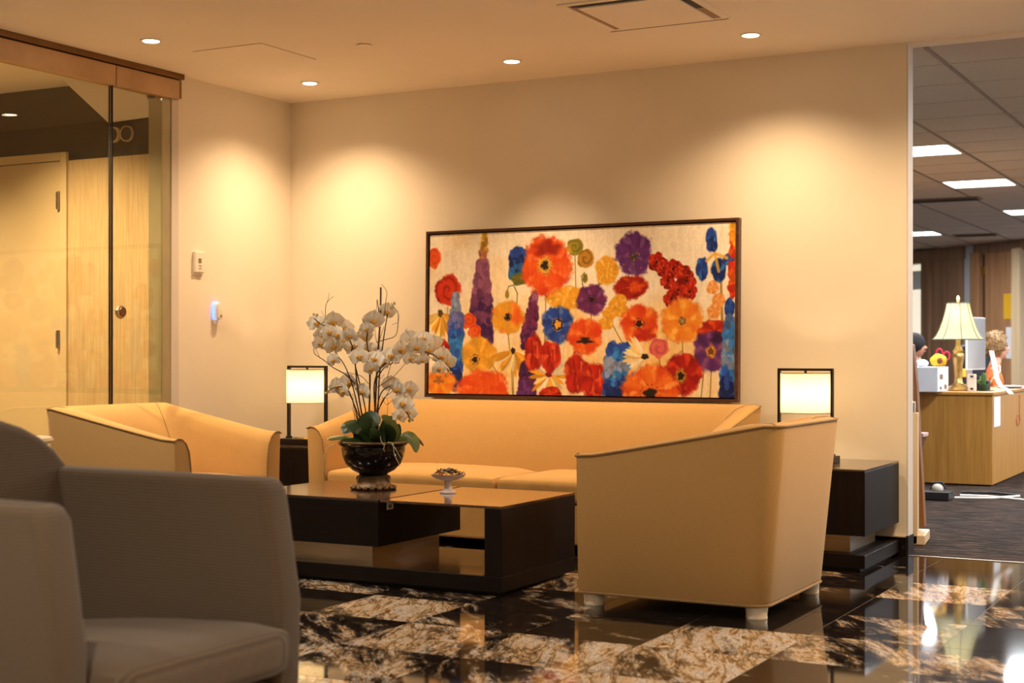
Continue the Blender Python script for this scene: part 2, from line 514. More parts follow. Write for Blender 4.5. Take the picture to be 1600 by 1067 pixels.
# glazing: header rail, track, posts, two panes
hd = struct(B().box(-0.03, 0.035, -1.640, -1.122, 2.552, 2.664).done('trim_3', M['bronze'], bevel=0.003))
hd2 = struct(B().box(-0.03, 0.035, -4.6, -1.646, 2.552, 2.664).done('trim_4', M['bronze'], bevel=0.003))
struct(B().box(-0.05, 0.055, -4.6, -1.10, 2.668, 2.70).done('trim_5', M['track'], bevel=0.002))
struct(B().box(-0.045, 0.0, -4.6, -1.10, 2.655, 2.67).done('trim_6', M['dark']))
struct(B().box(-0.03, 0.030, -1.122, -1.099, 2.56, 2.664).done('trim_7', M['track']))
struct(B().box(-0.10, -0.001, -1.235, -1.155, 0, 2.552).done('trim_8', mat('olive_grey_post', rgb(170, 160, 128), 0.4, metal=0.3, var=0.05)))
struct(B().box(-0.12, 0.006, -1.155, -1.098, 0, 2.668).done('trim_9', M['wall_end']))
gd = struct(B().box(-0.008, 0.004, -1.640, -1.236, 0.012, 2.552).done('window_1', M['glass']))
B().box(-0.0085, 0.0045, -1.6415, -1.6385, 0.012, 2.552).done('edge_seal', M['dark'], gd)
g2 = struct(B().box(-0.016, -0.004, -4.6, -1.650, 0.012, 2.552).done('window_2', M['glass']))
B().box(-0.0165, -0.0035, -1.652, -1.649, 0.012, 2.552).done('edge_seal', M['dark'], g2)
# dark band, pale wood panels and door on the side room's wall
struct(B().box(-3.9, -0.12, -1.162, -1.151, 2.24, 2.30).done('trim_10', mat('dark_band', rgb(44, 32, 20), 0.5, var=0.1)))
pw = struct(B().box(-0.80, -0.455, -1.172, -1.151, 0.0, 2.24).done('trim_11', M['panelwood']))
struct(B().box(-0.452, -0.10, -1.172, -1.151, 0.0, 2.24).done('trim_12', M['panelwood']))
M['beigedoor'] = mat('beige_door_paint', rgb(214, 192, 150), 0.5, var=0.03, vscale=3)
struct(B().box(-0.855, -0.805, -1.185, -1.151, 0, 2.293).box(-1.95, -0.855, -1.185, -1.151, 2.243, 2.293).box(-2.0, -1.95, -1.185, -1.151, 0, 2.293).done('trim_13', M['beigedoor'], bevel=0.003))
d1 = struct(B().box(-1.945, -0.862, -1.176, -1.151, 0.01, 2.238).done('door_1', M['beigedoor'], bevel=0.002))
for z in (2.0, 1.15, 0.25):
    hb = B().lathe([(0.011, z - 0.055), (0.011, z + 0.055)], (-0.868, -1.184, 0), 10).box(-0.895, -0.862, -1.179, -1.176, z - 0.05, z + 0.05)
    hb.done('hinge', M['steel'], d1, smooth=True)
# sloped pale soffit high on the dark wall
struct(B().prism([(-0.705, -1.165, 2.699), (-0.482, -1.165, 2.449), (-0.13, -1.165, 2.46), (-0.13, -1.165, 2.50), (-0.21, -1.165, 2.699)], (0, 0.012, 0)).prism(
    [(-0.71, -1.30, 2.699), (-0.48, -1.166, 2.449), (-0.13, -1.166, 2.46), (-0.13, -1.28, 2.699)], (0, 0.001, 0.0)).done('trim_14', M['ceil']))
# two round openings; off-centre discs leave pale crescents for their lit sides
for x in (-0.435, -0.335):
    t = thing('round_wall_port', (x, -1.16, 2.372), '%s round dark wall port with pale lit-side crescent above the wood panelling' % ('left' if x < -0.4 else 'right'), 'wall port', 'round wall ports')
    off = 0.012 if x < -0.4 else -0.012
    B().lathe([(0.046, -0.02), (0.048, 0.0)], (x, -1.155, 2.372), 32, axis='y').done('rim', M['beigedoor'], t, smooth=True)
    B().lathe([(0.040, -0.006), (0.040, 0.0)], (x - off * 0.5, -1.172, 2.372), 32, axis='y').done('disc', M['darkwall'], t, smooth=True)

# ------------------------------------------------------------------ structure: office
struct(B().box(-3.0, 9.0, 0.003, 18.0, -0.06, -0.002).done('floor_office', M['carpet']))
struct(B().box(3.985, 9.0, -0.002, 0.012, -0.01, 0.004).done('trim_15', mat('metal_floor_strip', rgb(190, 170, 140), 0.35, metal=0.7, var=0.05)))
struct(B().box(-3.1, -3.0, 0.0, 18.0, 0, H).done('wall_office_left', M['wall_end']))
M['tile_c'] = mat('ceiling_tile', rgb(206, 192, 178), 0.95, var=0.05, vscale=60, bump=0.3, bscale=500)
M['tbar'] = mat('ceiling_grid', rgb(128, 108, 92), 0.5, var=0.05)
oc = struct(B().box(-3.0, 9.0, 0.1, 18.0, H + 0.03, H + 0.09).done('ceiling_office', M['tile_c']))
G = 0.648
troff = {(2.765, 6): 1, (2.765, 10): 1, (2.765, 15): 1}
tp = {}
GX0, GY0 = 4.06, 0.067
lightcells = [(-2, 6), (-2, 10), (-2, 15), (-5, 19), (1, 3), (2, 8), (3, 13), (5, 3), (5, 9), (-4, 12)]
tm = B().box(-G / 2 + 0.008, G / 2 - 0.008, -G / 2 + 0.008, G / 2 - 0.008, 0.004, 0.02).mesh('ceiling_tile', bevel=0.004, seg=1)
cnt = 0
for i in range(-6, 3):
    for j in range(0, 24):
        if (i, j) in lightcells: continue
        link('ceiling_tile', tm, M['tile_c'], oc, (GX0 + (i + 0.5) * G, GY0 + (j + 0.5) * G, H))
for i in range(-6, 4):
    x = GX0 + i * G
    B().box(x - 0.011, x + 0.011, 0.1, 17.9, H - 0.001, H + 0.012).done('grid_bar', M['tbar'], oc)
tb = B()
for j in range(1, 26):
    tb.box(GX0 - 6 * G, GX0 + 4 * G, GY0 + j * G - 0.006, GY0 + j * G + 0.006, H + 0.001, H + 0.012)
tag(tb.done('cross_bars', M['tile_c'], oc), kind='stuff')
tlabels = ['nearest', 'second nearest', 'third nearest', 'farthest']
for n, (i, j) in enumerate(lightcells):
    cx, cy = GX0 + (i + 0.5) * G, GY0 + (j + 0.5) * G
    lab = ('%s bright square fluorescent ceiling panel in view in the office' % tlabels[n]) if n < 4 else 'square fluorescent ceiling panel in the office, outside the view'
    t = thing('ceiling_light_panel', (cx, cy, H), lab, 'ceiling light', 'office ceiling light panels')
    h = G / 2 - 0.01
    fr = B()
    for a in (-1, 1):
        fr.box(cx + a * (h - 0.012) - 0.012, cx + a * (h - 0.012) + 0.012, cy - h, cy + h, H - 0.002, H + 0.028)
        fr.box(cx - h, cx + h, cy + a * (h - 0.012) - 0.012, cy + a * (h - 0.012) + 0.012, H - 0.002, H + 0.028)
    fr.done('frame', M['white'], t)
    B().box(cx - h + 0.02, cx + h - 0.02, cy - h + 0.02, cy + h - 0.02, H + 0.004, H + 0.010).done('diffuser', M['troffer'], t)
    l = bpy.data.lights.new('troffer_lamp', 'AREA'); l.shape = 'SQUARE'; l.size = 0.55; l.energy = OFFICE_W; l.color = COOL
    lo = bpy.data.objects.new('lamp', l); COL.objects.link(lo); lo.parent = t; lo.location = (0, 0, -0.012)
for n, (x0, x1, y) in enumerate(((2.05, 2.85, 8.2), (1.55, 2.15, 13.2))):
    t = thing('slot_air_diffuser', ((x0 + x1) / 2, y, H), '%s dark slot air diffuser between the office ceiling panels' % ('nearer' if n == 0 else 'farther'), 'air vent', 'office slot diffusers')
    B().box(x0, x1, y - 0.12, y + 0.12, H - 0.012, H + 0.004).done('frame', M['tbar'], t, bevel=0.003)
    for k in range(4):
        B().box(x0 + 0.03, x1 - 0.03, y - 0.1 + k * 0.055, y - 0.07 + k * 0.055, H - 0.02, H - 0.011).done('slot', M['dark'], t)

# office's slanted rear wall with its doors
WA = Vector((0.247, 16.345, 0)); WD = Vector((0.73986, -0.67276, 0)); WN = Vector((-0.67276, -0.73986, 0))
def onwall(s, off=0.0):
    return WA + WD * s + WN * off
def wslab(b, s0, s1, z0, z1, o0, o1):
    c = onwall((s0 + s1) / 2, (o0 + o1) / 2)
    return b.obox(c, WD, WN, (s1 - s0) / 2, abs(o1 - o0) / 2, z0, z1)
struct(wslab(B(), -5, 11, 0, H, -0.2, 0).done('wall_office_back', mat('grey_wall', rgb(188, 190, 196), 0.7, var=0.02)))
struct(wslab(B(), -0.6, 1.40, 2.50, H, 0, 0.06).done('trim_16', M['walnut']))
struct(wslab(B(), 1.66, 3.4, 2.55, H, 0, 0.06).done('trim_17', M['walnut']))
struct(wslab(B(), 0.39, 0.60, 0, 2.52, 0, 0.10).done('trim_18', M['walnut']))
d2 = struct(wslab(B(), 0.60, 1.375, 0.01, 2.50, 0.0, 0.05).done('door_2', M['walnut'], bevel=0.004))
wslab(B(), 0.70, 1.27, 1.55, 2.35, 0.05, 0.056).done('panel', M['walnut'], d2)
d4 = struct(wslab(B(), -0.6, 0.37, 0.01, 2.48, 0, 0.05).done('door_3', mat('lit_office_glazing', rgb(232, 222, 200), 0.5, emit=rgb(240, 230, 206), es=0.55, var=0.02)))  # glow in the material stands for the bright room behind
wslab(B(), -0.5, 0.33, 2.08, 2.38, 0.05, 0.056).done('pane', mat('frosted_pane', rgb(222, 228, 226), 0.3), d4)
struct(wslab(B(), 1.66, 1.86, 0, 2.58, 0, 0.12).done('trim_19', M['walnut2'], bevel=0.01))
struct(wslab(B(), 1.86, 1.96, 0, 2.55, 0, 0.03).done('trim_20', mat('door_gap_dark', rgb(70, 50, 36), 0.6, var=0.1)))
d5 = struct(wslab(B(), 1.96, 2.60, 0.01, 2.55, 0, 0.07).done('door_4', M['walnut2'], bevel=0.004))
for z in (2.30, 1.50):
    wslab(B(), 1.87, 1.96, z - 0.06, z + 0.06, 0.03, 0.075).done('hinge', M['brass'], d5)
struct(wslab(B(), 2.62, 2.80, 0, 2.58, 0, 0.12).done('trim_21', M['maple'], bevel=0.01))
tag(wslab(B(), 2.40, 2.60, 1.56, 1.93, 0.072, 0.076).done('notice_sheet', mat('yellow_paper', rgb(226, 172, 30), 0.6, var=0.03)), 'yellow notice sheet taped on the brown office door', 'notice')
tag(wslab(B(), 2.45, 2.60, 0.98, 1.44, 0.072, 0.076).done('notice_sheet', mat('white_paper', rgb(226, 222, 222), 0.6, var=0.02)), 'white notice sheet below the yellow one on the office door', 'notice')

# ------------------------------------------------------------------ downlights
def downlight(x, y, label, power, size=132, blend=1.0, color=WARM, group='ceiling downlights'):
    t = thing('recessed_downlight', (x, y, H), label, 'ceiling light', group)
    B().lathe([(0.040, -0.002), (0.044, -0.006), (0.055, -0.005), (0.057, 0.0)], (x, y, H), 32).done('trim_ring', M['white'], t, smooth=True)
    B().lathe([(0.0, -0.0075), (0.040, -0.0075), (0.040, -0.002)], (x, y, H), 24).done('lens', M['lens'], t, smooth=True)
    spot('lamp', (x, y, H - 0.02), power, color, size, blend, t, 0.035)
    return t
downlight(0.535, -1.921, 'round recessed downlight nearest the bronze glass-door header', SPOT_W * 0.9)
downlight(0.55, -0.545, 'round recessed downlight in the corner above the left table lamp', SPOT_W)
downlight(1.94, -0.553, 'round recessed downlight above the painting, middle of the wall row', SPOT_W * 1.1, size=84)
downlight(3.342, -0.574, 'round recessed downlight over the right table lamp, beside the square vent', SPOT_W)
for x, y, k in ((4.74, -0.60, 1.9), (5.3, -1.9, 2.6), (0.535, -3.30, 1.8), (1.94, -3.30, 0.7), (3.34, -3.30, 0.4), (4.74, -3.30, 0.5),
                (2.4, -6.8, 1.6), (4.3, -6.8, 2.8), (6.2, -6.8, 3.0), (4.3, -9.4, 1.5), (7.6, -4.6, 1.5)):  # unseen lamps added to brighten the near sides and chair backs
    downlight(x, y, 'added fill downlight of the lobby, outside the view', LOBBY_W * k, size=150, color=(WARM if y > -2.5 else FAR), group='added lobby fill downlights outside the view')
for x in (-0.6, -2.2):
    downlight(x, -1.95, 'round recessed downlight of the side room, %s' % ('nearer the glass' if x > -1 else 'farther from the glass'), 230)

# ------------------------------------------------------------------ tub armchairs and sofa
def tub_shell(depth, width, zf, zb, z0=0.055, flare=0.07, sf=0.02):
    """U-shaped shell in local coordinates: front at x=0, back at x=depth, y from 0 to width.
    returns rows (stations) of section points; section index 1 is the outer top edge"""
    #      s_arm  s_back drop   r_corner
    sec = [(sf, flare, None, 0.07),
           (0.0, 0.0, 0.0, 0.07),
           (0.025, 0.03, -0.010, 0.075),
           (0.055, 0.065, -0.006, 0.08),
           (0.085, 0.11, 0.018, 0.11),
           (0.108, 0.155, 0.062, 0.14),
           (0.12, 0.20, 0.14, 0.16),
           (0.125, 0.27, 0.30, 0.17),
           (0.125, 0.29, None, 0.17)]
    def ztop(x):
        t = max(0.0, min(1.0, x / (depth - 0.05)))
        t = max(0.0, (t - 0.06) / 0.94)
        return zf + (zb - zf) * (t ** 1.06)
    NA, NC, NB = 10, 7, 8
    rows = []
    def pts(fun):
        row = []
        for (sa, sb, dr, r) in sec:
            x, y, xo = fun(sa, sb, r)
            z = z0 if dr is None else ztop(xo) - dr * (1.0 if dr <= 0 else (0.75 + 0.25 * (ztop(xo) - z0) / (zb - z0)))
            row.append((x, y, max(z, z0)))
        return row
    for i in range(NA):
        t = i / NA
        rows.append(pts(lambda sa, sb, r: ((depth - sb - r) * t, sa, (depth - 0.05) * t)))
    for i in range(NC):
        a = math.pi / 2 * i / (NC - 1)
        rows.append(pts(lambda sa, sb, r: (depth - sb - r + r * math.sin(a), sa + r - r * math.cos(a), depth)))
    for i in range(1, NB):
        t = i / NB
        rows.append(pts(lambda sa, sb, r: (depth - sb, (sa + r) + (width - 2 * (sa + r)) * t, depth)))
    half = rows[:NA + NC]
    for row in half[::-1]:
        rows.append([(p[0], width - p[1], p[2]) for p in row])
    return rows, NA, NC

def rounded_box(b, x0, x1, y0, y1, z0, z1, r, crown=0.0, n=8):
    """cushion: superellipsoid-like rounded block with crowned top"""
    cx, cy, cz = (x0 + x1) / 2, (y0 + y1) / 2, (z0 + z1) / 2
    hx, hy, hz = (x1 - x0) / 2, (y1 - y0) / 2, (z1 - z0) / 2
    tb = B(); tb.box(-hx, hx, -hy, hy, -hz, hz)
    bm = tb.bm
    bmesh.ops.subdivide_edges(bm, edges=bm.edges[:], cuts=n, use_grid_fill=True)
    mp = {}
    for v in bm.verts:
        p = v.co
        q = Vector((max(-hx + r, min(hx - r, p.x)), max(-hy + r, min(hy - r, p.y)), max(-hz + r, min(hz - r, p.z))))
        d = p - q
        if d.length > 1e-6:
            d = d.normalized() * r
            p2 = q + d
        else:
            p2 = p.copy()
        if p2.z > 0:
            p2.z += crown * (1 - (p2.x / hx) ** 2) * (1 - (p2.y / hy) ** 4)
        mp[v] = b.bm.verts.new((p2.x + cx, p2.y + cy, p2.z + cz))
    for f in bm.faces:
        b.bm.faces.new([mp[v] for v in f.verts])
    bm.free()
    return b

def tub_seat(name, label, cat, depth, width, nseat, place, feet=True):
    """place: function local (x,y,z) -> world"""
    root = thing(name, place((depth / 2, width / 2, 0)), label, cat, None)
    rows, NA, NC = tub_shell(depth, width, 0.632, 0.775)
    W = [[place(p) for p in r] for r in rows]
    b = B()
    vs = [[b.bm.verts.new(p) for p in r] for r in W]
    k = len(vs[0])
    for a, c in zip(vs, vs[1:]):
        for i in range(k):
            b.bm.faces.new((a[i], a[(i + 1) % k], c[(i + 1) % k], c[i]))
    b.bm.faces.new(vs[0]); b.bm.faces.new(vs[-1][::-1])
    shell = b.done('upholstered_shell', M['fabric'], root, smooth=True, bevel=0.012, seg=2)
    # piping: along the outer top edge and down both front edges, and round the bottom
    top = [r[1] for r in W]
    fr0 = [W[0][i] for i in range(1, k - 1)] + [Vector(W[0][-2]).lerp(Vector(W[0][-1]), 0.6)]
    fr1 = [W[-1][i] for i in range(1, k - 1)] + [Vector(W[-1][-2]).lerp(Vector(W[-1][-1]), 0.6)]
    B().tube(top, 0.0045, 6).done('piping', M['piping'], shell, smooth=True)
    B().tube(fr0, 0.0045, 6).done('piping', M['piping'], shell, smooth=True)
    B().tube(fr1, 0.0045, 6).done('piping', M['piping'], shell, smooth=True)
    B().tube([r[0] for r in W], 0.006, 6).done('bottom_welt', M['piping'], shell, smooth=True)
    # corner seams from the outer corner down the inside
    for mid in (NA + NC // 2, len(W) - 1 - NA - NC // 2):
        B().tube([Vector(p) + Vector((0, 0, 0.0005)) for p in W[mid][1:-1]], 0.003, 6).done('seam', M['piping'], shell, smooth=True)
    # base rail between the arms
    lo = [place((0.012, 0.10, 0.06)), place((depth - 0.2, width - 0.10, 0.27))]
    x0, x1 = sorted((lo[0][0], lo[1][0])); y0, y1 = sorted((lo[0][1], lo[1][1]))
    B().box(x0, x1, y0, y1, 0.06, 0.27).done('seat_base', M['fabric'], root, bevel=0.012)
    span = (width - 0.25) / nseat
    for i in range(nseat):
        a = place((-0.005, 0.125 + span * i + 0.002, 0)); c = place((depth - 0.24, 0.125 + span * (i + 1) - 0.002, 0))
        x0, x1 = sorted((a[0], c[0])); y0, y1 = sorted((a[1], c[1]))
        rounded_box(B(), x0, x1, y0, y1, 0.268, 0.405, 0.045, 0.02).done('seat_cushion', M['fabric'], root, smooth=True)
    fx = (0.055, depth - 0.125)
    fy = (0.072, width - 0.072) if nseat == 1 else (0.072, width / 2, width - 0.072)
    for x in fx:
        for y in fy:
            p = place((x, y, 0))
            B().lathe([(0.043, 0.0), (0.044, 0.008), (0.042, 0.012), (0.048, 0.06)], (p[0], p[1], 0), 20).done('foot', M['creamleg'], root, smooth=True)
    return root

ac_r = tub_seat('tub_armchair', 'tan tub armchair at right, turned away with its side and back to the camera', 'armchair', 0.90, 0.86, 1,
                lambda p: (3.125 + p[0], -2.195 + p[1], p[2]))
ac_l = tub_seat('tub_armchair', 'gold-lit tan tub armchair at left, beside the glass door, seat facing right', 'armchair', 0.90, 0.86, 1,
                lambda p: (0.945 - p[0], -2.21 + p[1], p[2]))
sofa = tub_seat('two_seat_sofa', 'long tan upholstered sofa against the wall below the flower painting', 'sofa', 0.82, 2.47, 2,
                lambda p: (0.775 + p[1], -0.885 + p[0], p[2]))

# ------------------------------------------------------------------ dark ribbed armchair in the foreground
def dark_chair():
    root = thing('lobby_armchair', (3.2, -5.2, 0), 'dark taupe ribbed armchair in the near left corner, out of focus', 'armchair')
    bk = B()
    # back: arched panel, leaning backwards
    n = 18; prof = []
    yc, hw = -5.19, 0.42
    for i in range(n + 1):
        a = math.pi * i / n
        y = yc + hw * math.copysign(abs(math.cos(a)) ** 0.8, math.cos(a))
        z = 0.60 + 0.305 * (math.sin(a) ** 0.85)
        prof.append((y, z))
    poly = [(yc + hw, 0.12)] + prof + [(yc - hw, 0.12)]
    def lean(z, x): return x - 0.16 * (z - 0.4)
    f = [bk.bm.verts.new((lean(z, 2.90), y, z)) for y, z in poly]
    r = [bk.bm.verts.new((lean(z, 2.74), y, z)) for y, z in poly]
    bk.bm.faces.new(f); bk.bm.faces.new(r[::-1])
    for i in range(len(poly)):
        j = (i + 1) % len(poly)
        bk.bm.faces.new((f[i], f[j], r[j], r[i]))
    bk.done('backrest', M['taupe'], root, smooth=True, bevel=0.03, seg=3)
    for y0, y1, nm in ((-4.865, -4.765, 'far'), (-5.61, -5.51, 'near')):
        a = B()
        pl = [(2.75, 0.10), (3.59, 0.10), (3.600, 0.45), (3.555, 0.72), (3.53, 0.752), (2.73, 0.757)]
        a.prism([(x, y0, z) for x, z in pl], (0, y1 - y0, 0))
        a.done('arm', M['taupe'], root, smooth=True, bevel=0.022, seg=3)
    sb = rounded_box(B(), 2.92, 3.66, -5.505, -4.87, 0.25, 0.385, 0.05, 0.02)
    for v in sb.bm.verts: v.co.z += (v.co.x - 3.3) * 0.07
    sb.done('seat_cushion', M['taupe_seat'], root, smooth=True)
    B().box(2.88, 3.58, -5.505, -4.87, 0.10, 0.252).done('seat_base', M['taupe'], root, bevel=0.012)
    for x in (2.85, 3.51):
        for y in (-5.55, -4.82):
            B().lathe([(0.022, 0.0), (0.03, 0.1)], (x, y, 0), 16).done('foot', M['blackmetal'], root, smooth=True)
dark_chair()

# ------------------------------------------------------------------ tables
def end_table(x0, x1, y0, y1, label):
    root = thing('end_table', ((x0 + x1) / 2, (y0 + y1) / 2, 0), label, 'side table', 'dark block end tables')
    B().box(x0, x1, y0, y1, 0.018, 0.083).done('base_slab', M['espresso'], root, bevel=0.0015, seg=1)
    B().box(x0 + 0.03, x1 - 0.03, y0 + 0.03, y1 - 0.03, 0.0, 0.018).done('recessed_plinth', M['dark'], root)
    B().box(x0 + 0.1, x1 - 0.1, y0 + 0.1, y1 - 0.1, 0.083, 0.176).done('steel_block', M['steel'], root)
    B().box(x0, x1, y0, y1, 0.176, 0.488).done('body', M['espresso_v'], root, bevel=0.0015, seg=1)
    B().box(x0, x1, y0, y1, 0.4885, 0.5).done('top', M['espresso_top'], root, bevel=0.0015, seg=1)
    return root
end_table(3.275, 3.965, -0.705, -0.02, 'dark wood block end table at right, between armchair and wall end')
end_table(0.05, 0.73, -0.60, -0.02, 'dark wood block end table in the corner, between left armchair and sofa')

def coffee_table():
    x0, x1, y0, y1 = 1.315, 2.75, -2.16, -1.42
    root = thing('coffee_table', ((x0 + x1) / 2, (y0 + y1) / 2, 0), 'low dark espresso wood coffee table with open right bay, before the sofa', 'coffee table')
    B().box(x0, x1, y0, y1, 0.018, 0.085).done('base_slab', M['espresso'], root, bevel=0.0015, seg=1)
    B().box(x0 + 0.04, x1 - 0.04, y0 + 0.04, y1 - 0.04, 0.0, 0.018).done('recessed_plinth', M['dark'], root)
    B().box(x0 + 0.002, x1 - 0.095, y0 + 0.002, y1 - 0.002, 0.0852, 0.0875).done('shelf_surface', M['espresso_top'], root)
    B().box(x0 + 0.09, 2.03, y0 + 0.07, y1 - 0.07, 0.0875, 0.18).done('steel_block', M['steel'], root)
    B().box(x0, 2.112, y0 - 0.006, y1, 0.18, 0.385).done('box_body', M['espresso'], root, bevel=0.0015, seg=1)
    B().box(x0, 2.112, y0 - 0.006, y1, 0.3855, 0.397).done('box_top', M['espresso_top'], root, bevel=0.0015, seg=1)
    B().box(2.665, x1, y0, y1, 0.085, 0.384).done('end_panel', M['espresso_v'], root, bevel=0.0015, seg=1)
    B().box(2.118, x1, y0, y1, 0.384, 0.395).done('glossy_top', mat_wood('glossy_brown_top', rgb(60, 36, 20), rgb(86, 54, 32), 0.12, 45, 'y', coat=1.0), root, bevel=0.0012, seg=1)
    lb = B().box(2.112, 2.1135, -2.095, -2.04, 0.343, 0.382).done('sticker', M['white'], root)
    B().box(2.1135, 2.1138, -2.082, -2.054, 0.35, 0.366).done('print', mat('grey_print', rgb(120, 116, 112), 0.6), lb)
coffee_table()

# ------------------------------------------------------------------ table lamps with hanging drum shades
def mat_shade(name, c, e, es):
    m = mat(name, c, 0.8, emit=e, es=es)
    return m
def frame_lamp(x, y, label):
    z0 = 0.5
    root = thing('table_lamp', (x, y, z0), label, 'lamp', 'frame table lamps with drum shades')
    w = 0.147
    B().box(x - w - 0.012, x + w + 0.012, y - 0.085, y + 0.085, z0, z0 + 0.034).done('base', M['blackmetal'], root, bevel=0.004)
    B().lathe([(0.0, z0 + 0.0345), (0.055, z0 + 0.0345), (0.052, z0 + 0.041), (0.02, z0 + 0.043), (0.0, z0 + 0.043)], (x, y, 0), 24).done('brass_plate', M['brass'], root, smooth=True)
    for s in (-1, 1):
        xx = x + s * (w - 0.006)
        B().box(xx - 0.0065, xx + 0.0065, y - 0.012, y + 0.012, z0 + 0.034, 0.974).done('upright', M['blackmetal'], root)
        B().box(xx - 0.012, xx + 0.012, y - 0.018, y + 0.018, z0 + 0.034, z0 + 0.046).done('foot_block', M['blackmetal'], root)
    B().box(x - w, x + w, y - 0.012, y + 0.012, 0.974, 0.987).done('crossbar', M['blackmetal'], root)
    r, s0, s1 = 0.128, 0.757, 0.962
    sh = B()
    sh.lathe([(r, s0), (r, s1)], (x, y, 0), 48)
    for f in [f for f in sh.bm.faces if len(f.verts) > 4]: sh.bm.faces.remove(f)
    sh = sh.done('shade', M['drum'], root, smooth=True)
    for z in (s0, s1):
        B().tube([(x + r * math.cos(a * math.pi / 24), y + r * math.sin(a * math.pi / 24), z) for a in range(48)], 0.0022, 5, closed=True).done('shade_ring', M['piping'], sh, smooth=True)
    B().lathe([(0.007, 0.955), (0.007, 0.974)], (x, y, 0), 12).box(x - 0.03, x + 0.03, y - 0.008, y + 0.008, 0.953, 0.958).done('hanger', M['blackmetal'], root)
    B().sphere((x, y, 0.86), 0.03, 14, 8).done('bulb', M['bulb'], root, smooth=True)
    B().lathe([(0.014, 0.885), (0.014, 0.953)], (x, y, 0), 12).done('socket', M['blackmetal'], root, smooth=True)
    return root
def mat_drum():
    m = bpy.data.materials.new('cream_lampshade'); m.use_nodes = True
    nt = m.node_tree; nt.nodes.clear(); L = nt.links.new
    out = nt.nodes.new('ShaderNodeOutputMaterial')
    d = nt.nodes.new('ShaderNodeBsdfDiffuse'); d.inputs[0].default_value = rgb(250, 236, 205)
    t = nt.nodes.new('ShaderNodeBsdfTranslucent'); t.inputs[0].default_value = rgb(252, 238, 205)
    mx = nt.nodes.new('ShaderNodeMixShader'); mx.inputs[0].default_value = 0.6
    L(d.outputs[0], mx.inputs[1]); L(t.outputs[0], mx.inputs[2]); L(mx.outputs[0], out.inputs[0])
    return m
M['drum'] = mat_drum()
BULB = 58.0
M['bulb'] = mat_emit('warm_bulb', (1.0, 0.78, 0.46, 1), BULB)
frame_lamp(0.375, -0.33, 'lit drum-shade lamp in a black frame on the corner end table')
frame_lamp(3.562, -0.35, 'lit drum-shade lamp in a black frame behind the right armchair')

